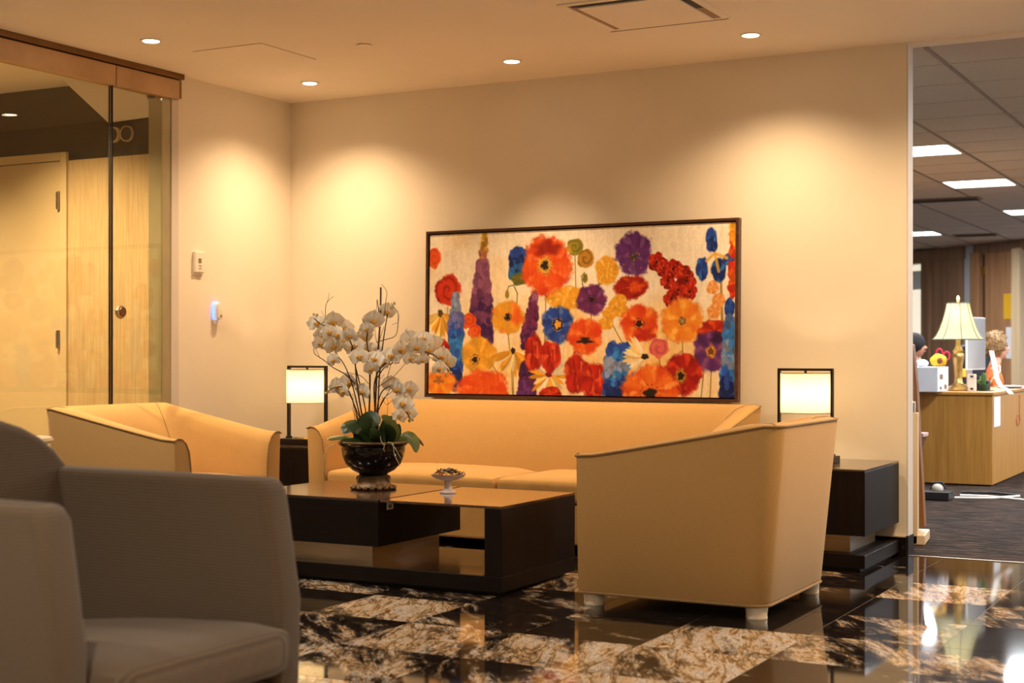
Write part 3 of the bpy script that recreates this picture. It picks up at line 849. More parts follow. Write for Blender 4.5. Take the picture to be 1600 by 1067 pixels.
# ------------------------------------------------------------------ small fittings on walls and ceiling
def fittings():
    t = thing('thermostat', (0, -0.922, 1.545), 'small white thermostat on the wall beside the glass door', 'thermostat')
    B().box(0.0, 0.022, -0.965, -0.882, 1.548, 1.672).done('case', M['white'], t, bevel=0.004)
    B().box(0.0, 0.006, -0.970, -0.877, 1.535, 1.548).done('backplate', M['white'], t)
    B().box(0.0225, 0.0235, -0.938, -0.912, 1.605, 1.632).done('display', mat('lcd', rgb(120, 112, 84), 0.3, var=0.1), t)
    for z in (1.588, 1.572):
        B().box(0.0225, 0.0240, -0.935, -0.912, z - 0.002, z + 0.002).done('button', mat('grey_button', rgb(140, 130, 118), 0.5), t)
    t = thing('air_freshener', (0, -0.763, 1.25), 'white plug-in air freshener with a blue light rim on the wall', 'air freshener')
    def cap(y, z0, z1, hw, x0, x1, b):
        poly = []
        for i in range(9):
            a = math.pi * i / 8
            poly.append((x0, y + hw * math.cos(a), z1 - hw + hw * math.sin(a)))
        for i in range(9):
            a = math.pi + math.pi * i / 8
            poly.append((x0, y + hw * math.cos(a), z0 + hw + hw * math.sin(a)))
        return b.prism(poly, (x1 - x0, 0, 0))
    cap(-0.763, 1.265, 1.378, 0.030, 0.004, 0.018, B()).done('glow_rim', mat_emit('blue_glow', (0.20, 0.32, 1.0, 1), 1.1), t, smooth=True)
    cap(-0.757, 1.268, 1.374, 0.026, 0.018, 0.04, B()).done('case', M['white'], t, smooth=True, bevel=0.003)
    B().lathe([(0.007, 0), (0.007, 0.004)], (0.04, -0.752, 1.292), 12, axis='x').done('button', M['brass'], t)
    B().lathe([(0.012, 1.245), (0.016, 1.268)], (0.012, -0.77, 0), 12).done('refill', M['white'], t, smooth=True)
    # square ceiling diffuser
    x0, x1, y0, y1 = 2.752, 3.388, -1.63, -1.0
    t = thing('square_ceiling_diffuser', ((x0 + x1) / 2, (y0 + y1) / 2, H), 'square air diffuser with a flat centre plate in the lobby ceiling', 'air vent')
    fr = B()
    w = 0.035
    fr.box(x0, x1, y0, y0 + w, H - 0.008, H).box(x0, x1, y1 - w, y1, H - 0.008, H).box(x0, x0 + w, y0 + w, y1 - w, H - 0.008, H).box(x1 - w, x1, y0 + w, y1 - w, H - 0.008, H)
    fr.done('frame', M['ceil'], t, bevel=0.002)
    B().box(x0 + w, x1 - w, y0 + w, y1 - w, H - 0.004, H - 0.0005).done('throat', mat('shaded_throat', rgb(170, 140, 110), 0.8), t)  # throat colour darkened to carry the shade of its recess
    B().box(x0 + 0.05, x1 - 0.05, y0 + w, y0 + 0.075, H - 0.006, H - 0.004).box(x1 - 0.075, x1 - w, y0 + w, y0 + 0.36, H - 0.006, H - 0.004).done('slot_shade', M['dark'], t)  # flat dark strips stand for the shade inside the openings
    B().box(x0 + 0.075, x1 - 0.075, y0 + 0.075, y1 - 0.038, H - 0.014, H - 0.006).done('centre_plate', M['ceil'], t, bevel=0.002)
    for sx in (x0 + 0.2, x1 - 0.2):
        B().box(sx - 0.006, sx + 0.006, y0 + 0.1, y1 - 0.1, H - 0.006, H - 0.004).done('bracket', M['steel'], t)
    B().box(x0, x1 - 0.01, y1 - 0.007, y1 - 0.001, H - 0.0095, H - 0.008).done('shadow_line', M['dark'], t)  # dark strip under the frame draws the shadow along its edge
    # access panel
    t = thing('ceiling_access_panel', (0.77, -1.35, H), 'flush square access panel in the ceiling near the glass door', 'access panel')
    a0, a1, b0, b1 = 0.54, 1.005, -1.60, -1.11
    B().box(a0 + 0.003, a1 - 0.003, b0 + 0.003, b1 - 0.003, H - 0.0035, H - 0.0005).done('panel', M['ceil'], t, bevel=0.001, seg=1)
    g = B()
    for q in ((a0, a1, b0, b0 + 0.003), (a0, a1, b1 - 0.003, b1), (a0, a0 + 0.003, b0 + 0.003, b1 - 0.003), (a1 - 0.003, a1, b0 + 0.003, b1 - 0.003)):
        g.box(*q, H - 0.002, H - 0.0005)
    g.done('joint', mat('joint_brown', rgb(186, 158, 128), 0.8), t)
    t = thing('sprinkler_cover', (1.453, -1.30, H), 'small flush round sprinkler cover in the lobby ceiling', 'sprinkler')
    B().lathe([(0.0, -0.006), (0.040, -0.006), (0.042, -0.003)], (1.453, -1.30, H), 28).done('plate', M['ceil'], t, smooth=True)
    B().lathe([(0.036, -0.003), (0.036, 0.0)], (1.453, -1.30, H), 28).done('gap', M['dark'], t)
    # round lock on the glass door
    t = thing('glass_door_lock', (0.004, -1.585, 1.297), 'round steel lock on the glass door edge', 'door lock')
    B().lathe([(0.038, 0.0), (0.040, 0.006), (0.034, 0.018), (0.028, 0.020)], (0.004, -1.585, 1.297), 28, axis='x').done('ring', M['steel'], t, smooth=True)
    B().lathe([(0.026, 0.018), (0.025, 0.026), (0.0, 0.027)], (0.004, -1.585, 1.297), 24, axis='x').done('cylinder', M['track'], t, smooth=True)
fittings()

# ------------------------------------------------------------------ flower painting
def paint_canvas():
    """flat print: colours of a floral canvas, computed on a 600 x 296 grid"""
    Wd, Ht = 600, 296
    yy, xx = np.mgrid[0:Ht, 0:Wd].astype(np.float32)
    def vnoise(cell, seed, ax=1.0):
        r = np.random.RandomState(seed)
        gx, gy = int(Wd / cell) + 3, int(Ht / (cell * ax)) + 3
        g = r.rand(gy, gx).astype(np.float32)
        fx, fy = xx / cell, yy / (cell * ax)
        ix, iy = fx.astype(int), fy.astype(int)
        tx, ty = fx - ix, fy - iy
        tx = tx * tx * (3 - 2 * tx); ty = ty * ty * (3 - 2 * ty)
        return (g[iy, ix] * (1 - tx) + g[iy, ix + 1] * tx) * (1 - ty) + (g[iy + 1, ix] * (1 - tx) + g[iy + 1, ix + 1] * tx) * ty
    n_big, n_mid, n_sm, n_fine = vnoise(70, 1), vnoise(18, 2), vnoise(7, 3), vnoise(3, 4)
    n_str = vnoise(4, 5, 5.0)
    img = np.zeros((Ht, Wd, 3), np.float32)
    def C(r, g, b): return np.array((r, g, b), np.float32) / 255
    def blend(mask, col):
        nonlocal img
        img = img * (1 - mask[..., None]) + (col if col.ndim == 3 else col[None, None, :]) * mask[..., None]
    img[:] = C(250, 240, 222)
    blend(np.clip((n_big - 0.45) * 2.2, 0, 0.6), C(248, 222, 170))
    blend(np.clip((n_mid * 0.6 + n_big * 0.4 - 0.55) * 2, 0, 0.4), C(232, 212, 188))
    blend(np.clip((yy - 120) / 300, 0, 0.45) * n_mid, C(238, 188, 96))
    blend(np.clip((n_str - 0.66) * 2, 0, 0.35), C(246, 236, 218))
    def blob(cx, cy, rx, ry, jag=0.10, soft=0.10, seed=0):
        a = np.arctan2((yy - cy) / ry, (xx - cx) / rx)
        d = np.sqrt(((xx - cx) / rx) ** 2 + ((yy - cy) / ry) ** 2)
        w = 1 + jag * (0.6 * np.sin(a * 5 + seed) + 0.5 * np.sin(a * 3 + seed * 2.3)) + (n_sm - 0.5) * 0.16 + (n_fine - .5) * 0.10
        return np.clip((w - d) / soft, 0, 1), d, a
    def flower(cx, cy, rx, ry, c1, c2, c3, seed=0, petals=5, mid=None, mr=0.28, core=None, cr=0.16, ox=0, oy=0):
        rx, ry = rx * 1.08, ry * 1.08
        """ragged bloom: body c1, petal shading c2, highlights c3, ring mid, dark core"""
        m, d, a = blob(cx, cy, rx * 1.12, ry * 1.12, 0.08, 0.35, seed)
        blend(m * 0.30, c1)
        m, d, a = blob(cx, cy, rx * 1.06, ry * 1.06, 0.05, 0.16, seed)
        body = np.empty_like(img); body[:] = c1
        s = np.clip(np.sin(a * petals * 0.5 + seed) ** 2 * (0.35 + 0.65 * n_mid) * (0.5 + 0.5 * d), 0, 1)
        body = body * (1 - s[..., None]) + c2 * s[..., None]
        h = np.clip((np.sin(a * petals * 1.0 + seed * 1.7 + d * 2) * 0.5 + n_sm * 0.7 + n_str * 0.3 - 0.72) * 2.0, 0, 0.9)
        body = body * (1 - h[..., None]) + c3 * h[..., None]
        rim = np.clip((d - 0.86) * 5, 0, 0.6) * (n_mid > 0.45)
        body = body * (1 - rim[..., None]) + c2 * 0.8 * rim[..., None]
        blend(m, body)
        if mid is not None:
            m2, _, _ = blob(cx + ox, cy + oy, rx * mr, ry * mr, 0.1, 0.4, seed + 1)
            blend(m2 * 0.9, mid)
        if core is not None:
            m2, _, _ = blob(cx + ox, cy + oy, rx * cr, ry * cr, 0.18, 0.35, seed + 2)
            blend(m2, core)
            for k in range(14):
                t = seed + k * 0.449
                px, py = cx + ox + rx * cr * 1.35 * math.cos(t * 2.2), cy + oy + ry * cr * 1.35 * math.sin(t * 2.2)
                blend(np.clip(1.6 - np.hypot(xx - px, yy - py), 0, 1) * 0.8, core)
    def rose(cx, cy, r, c1, c2, c3, seed=0, ry=None):
        ry = ry or r
        m, d, a = blob(cx, cy, r, ry, 0.06, 0.12, seed)
        sp = np.sin(d * 11 + a + n_sm * 2.5)
        body = np.empty_like(img); body[:] = c1
        k = np.clip(sp * 0.7, 0, 1); body = body * (1 - k[..., None]) + c2 * k[..., None]
        k = np.clip((n_mid - 0.4) * 1.6 * (yy - cy + ry) / (2 * ry), 0, 0.8); body = body * (1 - k[..., None]) + c3 * k[..., None]
        blend(m, body)
    def line(p, col, w=1.1, al=0.85):
        for (x0, y0), (x1, y1) in zip(p, p[1:]):
            dx, dy = x1 - x0, y1 - y0; L2 = dx * dx + dy * dy + 1e-6
            t = np.clip(((xx - x0) * dx + (yy - y0) * dy) / L2, 0, 1)
            d = np.hypot(xx - (x0 + t * dx), yy - (y0 + t * dy))
            blend(np.clip(w + 0.5 - d, 0, 1) * al, col)
    def dabs(x0, y0, x1, y1, w0, w1, cols, n, r, seed):
        """spike of small dabs from (x0,y0) to (x1,y1)"""
        g = np.random.RandomState(seed)
        for k in range(n):
            t = g.rand(); w = w0 + (w1 - w0) * t
            cx = x0 + (x1 - x0) * t + (g.rand() * 2 - 1) * w; cy = y0 + (y1 - y0) * t
            c = cols[min(len(cols) - 1, int(t * len(cols) + (g.rand() - 0.5) * 1.6))] if len(cols) else cols[0]
            c = cols[max(0, min(len(cols) - 1, int(t * len(cols) + (g.rand() - 0.5) * 1.6)))]
            rr = r * (0.6 + 0.8 * g.rand()); th = (g.rand() - 0.5) * 1.6
            X0, X1 = int(max(0, cx - 14)), int(min(Wd, cx + 14)); Y0, Y1 = int(max(0, cy - 14)), int(min(Ht, cy + 14))
            if X1 <= X0 or Y1 <= Y0: continue
            u = (xx[Y0:Y1, X0:X1] - cx) * math.cos(th) + (yy[Y0:Y1, X0:X1] - cy) * math.sin(th)
            v = -(xx[Y0:Y1, X0:X1] - cx) * math.sin(th) + (yy[Y0:Y1, X0:X1] - cy) * math.cos(th)
            m = np.clip((1.15 - np.sqrt((u / rr) ** 2 + (v / (rr * 1.5)) ** 2)) / 0.35, 0, 1)[..., None] * 0.9
            cc = c * (0.8 + 0.4 * g.rand())
            img[Y0:Y1, X0:X1] = img[Y0:Y1, X0:X1] * (1 - m) + cc * m
    def daisy(cx, cy, r, a0, a1, n, cols, core, cw, ch, seed=0):
        g = np.random.RandomState(seed)
        for k in range(n):
            a = a0 + (a1 - a0) * (k + 0.5) / n + (g.rand() - .5) * 0.12
            L = r * (0.8 + 0.35 * g.rand()); w = r * 0.11
            mx, my = cx + math.cos(a) * L * 0.58, cy + math.sin(a) * L * 0.58
            u = (xx - mx) * math.cos(a) + (yy - my) * math.sin(a); v = -(xx - mx) * math.sin(a) + (yy - my) * math.cos(a)
            m = np.clip((1.1 - np.sqrt((u / (L * 0.5)) ** 2 + (v / w) ** 2)) / 0.3, 0, 1)
            blend(m, cols[g.randint(len(cols))] * (0.85 + 0.25 * g.rand()))
        m, _, _ = blob(cx, cy, cw, ch, 0.12, 0.3, seed); blend(m, core)
    OR, RD, DR, YL = C(228, 92, 30), C(206, 52, 26), C(128, 22, 20), C(236, 168, 48)
    OC, DK, GR, OL = C(206, 150, 50), C(44, 30, 26), C(96, 100, 40), C(150, 136, 44)
    PU, DP, MV, BL = C(104, 52, 128), C(66, 32, 84), C(140, 84, 120), C(42, 76, 176)
    DB, AZ, LB, WH = C(28, 44, 110), C(52, 126, 214), C(134, 150, 190), C(244, 230, 202)
    PK, PE = C(222, 104, 96), C(238, 160, 90)
    # warm glow behind the blooms
    for cx, cy, r in ((110, 240, 70), (200, 240, 60), (300, 150, 60), (440, 180, 70), (470, 260, 80), (560, 200, 60), (330, 230, 70)):
        m, d, a = blob(cx, cy, r, r, 0.1, 0.9); blend(m * 0.5, C(244, 186, 80))
    # stems
    for p in ([(40, 135), (44, 296)], [(24, 150), (26, 296)], [(167, 180), (175, 240), (178, 296)], [(244, 105), (243, 160), (240, 296)], [(268, 200), (262, 296)],
              [(301, 48), (304, 130)], [(334, 150), (330, 200)], [(425, 196), (430, 290)], [(505, 200), (508, 240)], [(545, 245), (540, 296)], [(558, 246), (556, 296)],
              [(363, 150), (395, 205)], [(178, 225), (180, 296)], [(220, 245), (222, 296)], [(254, 246), (248, 296)], [(131, 235), (150, 262), (148, 296)], [(463, 225), (470, 296)]):
        line(p, OL * 0.9, 1.0)
    line([(185, 136), (186, 112), (178, 97), (168, 99), (165, 108)], GR, 1.0); m, _, _ = blob(165, 114, 5, 9, .05, .3); blend(m, OL)
    line([(322, 118), (316, 98), (314, 84), (320, 78)], GR, 1.0); m, _, _ = blob(321, 88, 6, 10, .05, .3); blend(m, OL * 0.8)
    # spikes
    dabs(118, 0, 113, 60, 2, 7, [C(216, 180, 60), C(190, 140, 60), C(160, 100, 90)], 90, 3.6, 1)
    dabs(113, 55, 112, 150, 8, 22, [MV, MV, C(116, 62, 104), DP], 340, 5.0, 2)
    dabs(112, 150, 116, 212, 20, 14, [C(116, 62, 104), DP, C(70, 40, 84)], 240, 5.0, 3)
    dabs(222, 112, 213, 165, 2, 13, [MV, C(112, 44, 92), C(96, 36, 78)], 150, 3.8, 4)
    dabs(213, 165, 206, 210, 13, 10, [C(112, 44, 92), DP], 120, 4.0, 5)
    # upper blooms
    rose(10, 43, 14, OR, RD, YL, 1, 21)
    rose(40, 104, 30, RD, DR, OR, 2, 31)
    flower(188, 58, 19, 28, DB, C(20, 30, 80), BL, 3, 9); dabs(188, 34, 186, 80, 16, 16, [BL, DB, AZ * 0.8], 130, 4, 6)
    flower(190, 86, 17, 11, GR, OL * 0.7, OL, 4, 7)
    flower(283, 122, 37, 20, YL, OC, C(248, 206, 110), 5, 6)
    flower(244, 63, 46, 50, OR, RD, C(240, 120, 60), 6, 6, mid=C(226, 176, 70), mr=0.36, core=DK, cr=0.21, ox=-3)
    m, d, a = blob(246, 32, 34, 17, 0.2, 0.5, 3); blend(m * 0.75, DR)
    m, d, a = blob(241, 63, 16, 17, 0.2, 0.5, 3); blend(m * 0.8, C(226, 176, 70)); m, d, a = blob(241, 63, 9, 10, 0.2, 0.4, 5); blend(m, DK)
    rose(301, 32, 18, OL, GR, YL, 7, 16)
    rose(322, 53, 17, OC * 0.9, C(120, 84, 40), YL, 8, 18)
    flower(363, 76, 21, 24, YL, OC, C(250, 210, 110), 9, 7)
    flower(414, 48, 32, 36, PU, DP, C(130, 80, 150), 10, 5, core=C(60, 70, 50), cr=0.18, oy=6)
    for k in range(22):
        px, py = 414 + 20 * math.cos(k * 2.4) * (k % 5) / 4, 60 + 14 * math.sin(k * 1.7)
        blend(np.clip(1.7 - np.hypot(xx - px, yy - py), 0, 1) * 0.8, (OC, GR, OR)[k % 3])
    for k, (cx, cy, r) in enumerate(((457, 63, 15), (471, 74, 14), (488, 76, 15), (505, 84, 14), (512, 97, 16), (497, 112, 17), (518, 115, 13), (485, 127, 14), (478, 96, 13))):
        for q in range(5):
            a = q * 1.257 + k
            flower(cx + math.cos(a) * r * 0.6, cy + math.sin(a) * r * 0.6, r * 0.5, r * 0.55, (RD, C(190, 36, 22), DR)[(q + k) % 3], DR, C(226, 84, 50), k + q, 3)
        m, _, _ = blob(cx, cy, 3, 3, 0.1, 0.4); blend(m, DK)
    flower(409, 106, 30, 20, C(168, 36, 24), DR, OR, 12, 4); m, _, _ = blob(418, 106, 12, 14, 0.2, 0.5); blend(m * 0.8, OR)
    flower(334, 126, 27, 25, C(112, 44, 100), DP, C(140, 70, 130), 13, 5, core=DK, cr=0.22)
    # iris
    line([(574, 96), (577, 176)], OC * 0.8, 2.2)
    for cx, cy, rx, ry, c in ((556, 28, 9, 21, BL), (560, 36, 7, 14, DB), (540, 77, 10, 19, BL), (570, 80, 12, 20, DB), (588, 62, 11, 9, C(80, 84, 160))):
        flower(cx, cy, rx, ry, c, DB, AZ, cx, 3)
    for p in ([(562, 52), (548, 64)], [(563, 52), (570, 82)], [(564, 52), (584, 60)]): line(p, C(226, 176, 70), 2.6, 0.8)
    for cx, cy, r in ((560, 109, 10), (570, 131, 11), (562, 150, 11)): flower(cx, cy, r, r * 1.1, PE, C(226, 140, 60), C(246, 196, 130), cx, 5)
    dabs(595, 4, 595, 60, 3, 4, [YL, OR, RD], 60, 3.5, 9); dabs(594, 70, 595, 125, 4, 5, [RD, OR, RD], 60, 4, 10)
    flower(590, 144, 9, 15, BL, DB, AZ, 3, 4)
    # middle band
    daisy(24, 146, 40, 0.25, 2.95, 14, [YL, OC, C(248, 210, 120)], C(90, 70, 40), 6, 8, 1)
    flower(167, 155, 32, 28, YL * 0.98, OC, C(240, 140, 50), 14, 4, core=DK, cr=0.16); m, _, _ = blob(186, 152, 13, 22, 0.2, 0.5); blend(m * 0.85, OR); m, _, _ = blob(166, 155, 6, 8, 0.3, 0.4); blend(m, DK)
    for k, (cx, cy) in enumerate(((380, 136), (392, 146), (370, 150), (362, 168), (388, 128))): flower(cx, cy, 13, 11, YL, OC, C(248, 196, 90), cx, 3)
    flower(268, 169, 29, 31, BL, DB, C(92, 120, 200), 15, 5, mid=DB * 0.7, mr=0.42, core=YL, cr=0.26)
    flower(505, 165, 36, 36, C(240, 150, 50), C(232, 120, 40), C(250, 196, 90), 16, 5, mid=DK, mr=0.2, core=C(190, 170, 120), cr=0.08)
    flower(425, 169, 33, 31, OR, RD, C(244, 140, 60), 17, 4, core=DK, cr=0.2); m, _, _ = blob(437, 188, 22, 14, 0.2, 0.5); blend(m * 0.8, C(176, 34, 24))
    flower(322, 190, 33, 30, OR, RD, C(240, 130, 60), 18, 4); m, _, _ = blob(322, 198, 16, 7, 0.3, 0.4); blend(m, DK)
    rose(86, 161, 16, OR, RD, PE, 3); rose(98, 181, 15, OR, RD, PE, 5)
    flower(563, 182, 27, 17, RD, DR, OR, 19, 4)
    flower(557, 217, 30, 33, PU * 1.05, DP, MV, 20, 5, mid=YL, mr=0.36, core=C(110, 70, 50), cr=0.2); m, _, _ = blob(570, 195, 18, 12, 0.2, 0.5); blend(m * 0.7, C(44, 24, 60))
    # lower band
    dabs(57, 112, 58, 160, 3, 12, [LB, LB, C(100, 110, 170)], 120, 4, 11)
    dabs(58, 150, 60, 285, 14, 9, [C(100, 104, 170), BL, AZ, AZ, BL, DB, C(70, 60, 120)], 420, 4.4, 12)
    flower(24, 212, 20, 17, C(172, 34, 26), DR, RD, 21, 5)
    flower(107, 222, 34, 30, YL, OC, C(246, 190, 80), 22, 5, core=DK, cr=0.2, ox=-8, oy=10)
    flower(24, 276, 32, 22, C(236, 150, 44), OR, YL, 23, 5); m, _, _ = blob(22, 270, 11, 9, 0.4, 0.4); blend(m * 0.8, C(140, 84, 50))
    flower(117, 286, 50, 33, OR, C(218, 70, 30), C(242, 124, 62), 24, 5)
    daisy(178, 216, 42, 0.2, 2.95, 15, [YL, WH, OC, C(248, 214, 130)], DK, 5, 7, 4)
    dabs(207, 240, 206, 296, 10, 17, [DP, C(96, 40, 90), PU], 190, 4.5, 13)
    daisy(251, 258, 38, 0, 6.28, 20, [WH, C(248, 214, 140), YL], C(120, 30, 30), 7, 6, 5)
    for cx, cy, rx, ry, s in ((220, 219, 18, 31, 1), (254, 226, 19, 26, 2), (306, 256, 22, 34, 3), (340, 268, 27, 31, 4)):
        flower(cx, cy, rx, ry, C(198, 44, 28), DR, C(228, 92, 48), s * 3, 3)
        line([(cx - rx * 0.3, cy - ry * 0.7), (cx - rx * 0.1, cy), (cx - rx * .25, cy + ry * 0.6)], DR, 2.0, 0.6)
        line([(cx + rx * 0.4, cy - ry * 0.6), (cx + rx * 0.45, cy + ry * 0.3)], C(236, 120, 60), 1.6, 0.6)
    flower(255, 292, 20, 12, RD, DR, OR, 5, 4)
    dabs(388, 205, 386, 296, 24, 26, [BL, AZ, LB, AZ, BL, DB], 420, 4.6, 14)
    daisy(436, 226, 36, 2.1, 4.3, 12, [WH, C(250, 220, 150)], DK, 8, 6, 6)
    rose(463, 211, 19, PK, C(180, 70, 110), PE, 6, 18)
    flower(507, 255, 31, 34, C(170, 32, 26), DR, C(216, 66, 36), 26, 5, mid=OC, mr=0.4, core=DK, cr=0.22, ox=-4, oy=4)
    flower(447, 284, 50, 40, C(234, 118, 40), RD, C(246, 160, 80), 27, 6, core=DK, cr=0.26, oy=6)
    dabs(590, 160, 587, 296, 6, 12, [C(80, 110, 180), AZ, LB, AZ, BL, DB], 330, 4.4, 15)
    # brush grain
    img *= (0.97 + 0.06 * n_fine)[..., None]
    img *= (0.96 + 0.06 * n_str)[..., None]
    return np.clip(img, 0, 1)

def painting():
    root = thing('flower_painting', (2.07, -0.03, 0.795), 'wide framed canvas of red, orange, blue and purple flowers above the sofa', 'painting')
    root.rotation_euler = (math.radians(-1.1), 0, 0)
    root.location = (2.08, -0.045, 0.795)
    hw, hh = 1.012, 1.02
    fr = B()
    t, dp = 0.015, 0.022
    for q in ((-hw, hw, 0, t), (-hw, hw, hh - t, hh), (-hw, -hw + t, t, hh - t), (hw - t, hw, t, hh - t)):
        fr.box(q[0], q[1], -dp, dp, q[2], q[3])
    fr.done('frame', M['frame'], root, local=True)
    B().box(-hw + t, hw - t, 0.006, 0.010, t, hh - t).done('shadow_gap_backing', M['dark'], root, local=True)
    img = paint_canvas()
    Ht, Wd, _ = img.shape
    m = 0.023
    xs_ = np.linspace(-hw + m, hw - m, Wd); zs_ = np.linspace(hh - m, m, Ht)
    gx, gz = np.meshgrid(xs_, zs_)
    co = np.stack([gx, np.full_like(gx, -0.012), gz], -1).reshape(-1, 3).astype(np.float32)
    i = np.arange(Ht * Wd).reshape(Ht, Wd)
    quads = np.stack([i[:-1, :-1], i[1:, :-1], i[1:, 1:], i[:-1, 1:]], -1).reshape(-1, 4).astype(np.int32)
    # side skirt so that the canvas has thickness
    me = bpy.data.meshes.new('canvas')
    me.vertices.add(len(co)); me.vertices.foreach_set('co', co.ravel())
    me.loops.add(quads.size); me.loops.foreach_set('vertex_index', quads.ravel())
    me.polygons.add(len(quads)); me.polygons.foreach_set('loop_start', np.arange(0, quads.size, 4, dtype=np.int32))
    me.update(calc_edges=True)
    at = me.color_attributes.new('print', 'FLOAT_COLOR', 'POINT')
    lin = np.where(img <= 0.04045, img / 12.92, ((img + 0.055) / 1.055) ** 2.4).reshape(-1, 3)
    at.data.foreach_set('color', np.concatenate([lin, np.ones((len(lin), 1))], 1).astype(np.float32).ravel())
    pm = bpy.data.materials.new('canvas_print'); pm.use_nodes = True
    nt = pm.node_tree; b = nt.nodes['Principled BSDF']
    an = nt.nodes.new('ShaderNodeVertexColor'); an.layer_name = 'print'
    nt.links.new(an.outputs[0], b.inputs['Base Color'])
    b.inputs['Roughness'].default_value = 0.75; b.inputs['Specular IOR Level'].default_value = 0.2
    link('canvas_print', me, pm, root)
    B().box(-hw + m, hw - m, -0.0118, 0.006, m, hh - m).done('canvas_stretcher', M['creamleg'], root, local=True)
painting()

# ------------------------------------------------------------------ orchid bowl, candy dish
ZT = 0.397
BX, BY = 1.80, -1.735
def bowl():
    root = thing('planter_bowl', (BX, BY, ZT), 'glossy black footed bowl holding the white orchids on the coffee table', 'bowl')
    glaze = mat('black_glaze', rgb(12, 8, 8), 0.10, spec=0.4, coat=0.15, var=0.05, vscale=6)
    bronze = mat('aged_bronze_stand', rgb(112, 88, 62), 0.45, metal=0.5, var=0.35, vscale=30, bump=0.4, bscale=80)
    z = ZT
    prof = [(0.066, z + 0.068), (0.072, z + 0.078), (0.105, z + 0.095), (0.136, z + 0.125), (0.152, z + 0.165), (0.157, z + 0.20), (0.156, z + 0.212),
            (0.168, z + 0.219), (0.174, z + 0.228), (0.170, z + 0.236), (0.158, z + 0.236), (0.150, z + 0.226), (0.140, z + 0.205), (0.0, z + 0.205)]
    body = B().lathe(prof, (BX, BY, 0), 48).done('bowl', glaze, root, smooth=True)
    B().tube([(BX + 0.170 * math.cos(a * math.pi / 20), BY + 0.170 * math.sin(a * math.pi / 20), z + 0.232) for a in range(40)], 0.006, 6, closed=True).done('rim', mat('worn_brown_rim', rgb(96, 64, 38), 0.4, var=0.3, vscale=30), body, smooth=True)
    B().lathe([(0.088, z + 0.006), (0.094, z + 0.014), (0.084, z + 0.026), (0.075, z + 0.046), (0.078, z + 0.056), (0.082, z + 0.064), (0.070, z + 0.070)], (BX, BY, 0), 40,
              jag=lambda a: 0.025 * math.sin(a * 14)).done('stand', bronze, root, smooth=True)
    for k in range(18):
        a = 2 * math.pi * k / 18
        B().sphere((BX + 0.103 * math.cos(a), BY + 0.103 * math.sin(a), z + 0.010), (0.013, 0.013, 0.010), 8, 6).done('bead_foot', bronze, root, smooth=True)
    for a in (4.1, 0.2):
        c = Vector((BX + 0.082 * math.cos(a), BY + 0.082 * math.sin(a), z + 0.052))
        t = Vector((-math.sin(a), math.cos(a), 0))
        B().tube([c + t * (0.014 * math.cos(k * math.pi / 8)) + Vector((0, 0, 0.014 * math.sin(k * math.pi / 8))) for k in range(16)], 0.003, 6, closed=True).done('ring_handle', bronze, root, smooth=True)
    B().lathe([(0.0, z + 0.212), (0.142, z + 0.212), (0.145, z + 0.206), (0.0, z + 0.2055)], (BX, BY, 0), 32, jag=lambda a: 0.01 * math.sin(9 * a)).done('potting_moss', mat('moss', rgb(58, 52, 34), 0.95, var=0.4, vscale=40, bump=0.8, bscale=90), root)
bowl()
BD = 7.26
def Q(px, py, dd=0.0):
    return atd(px, py, BD + dd)
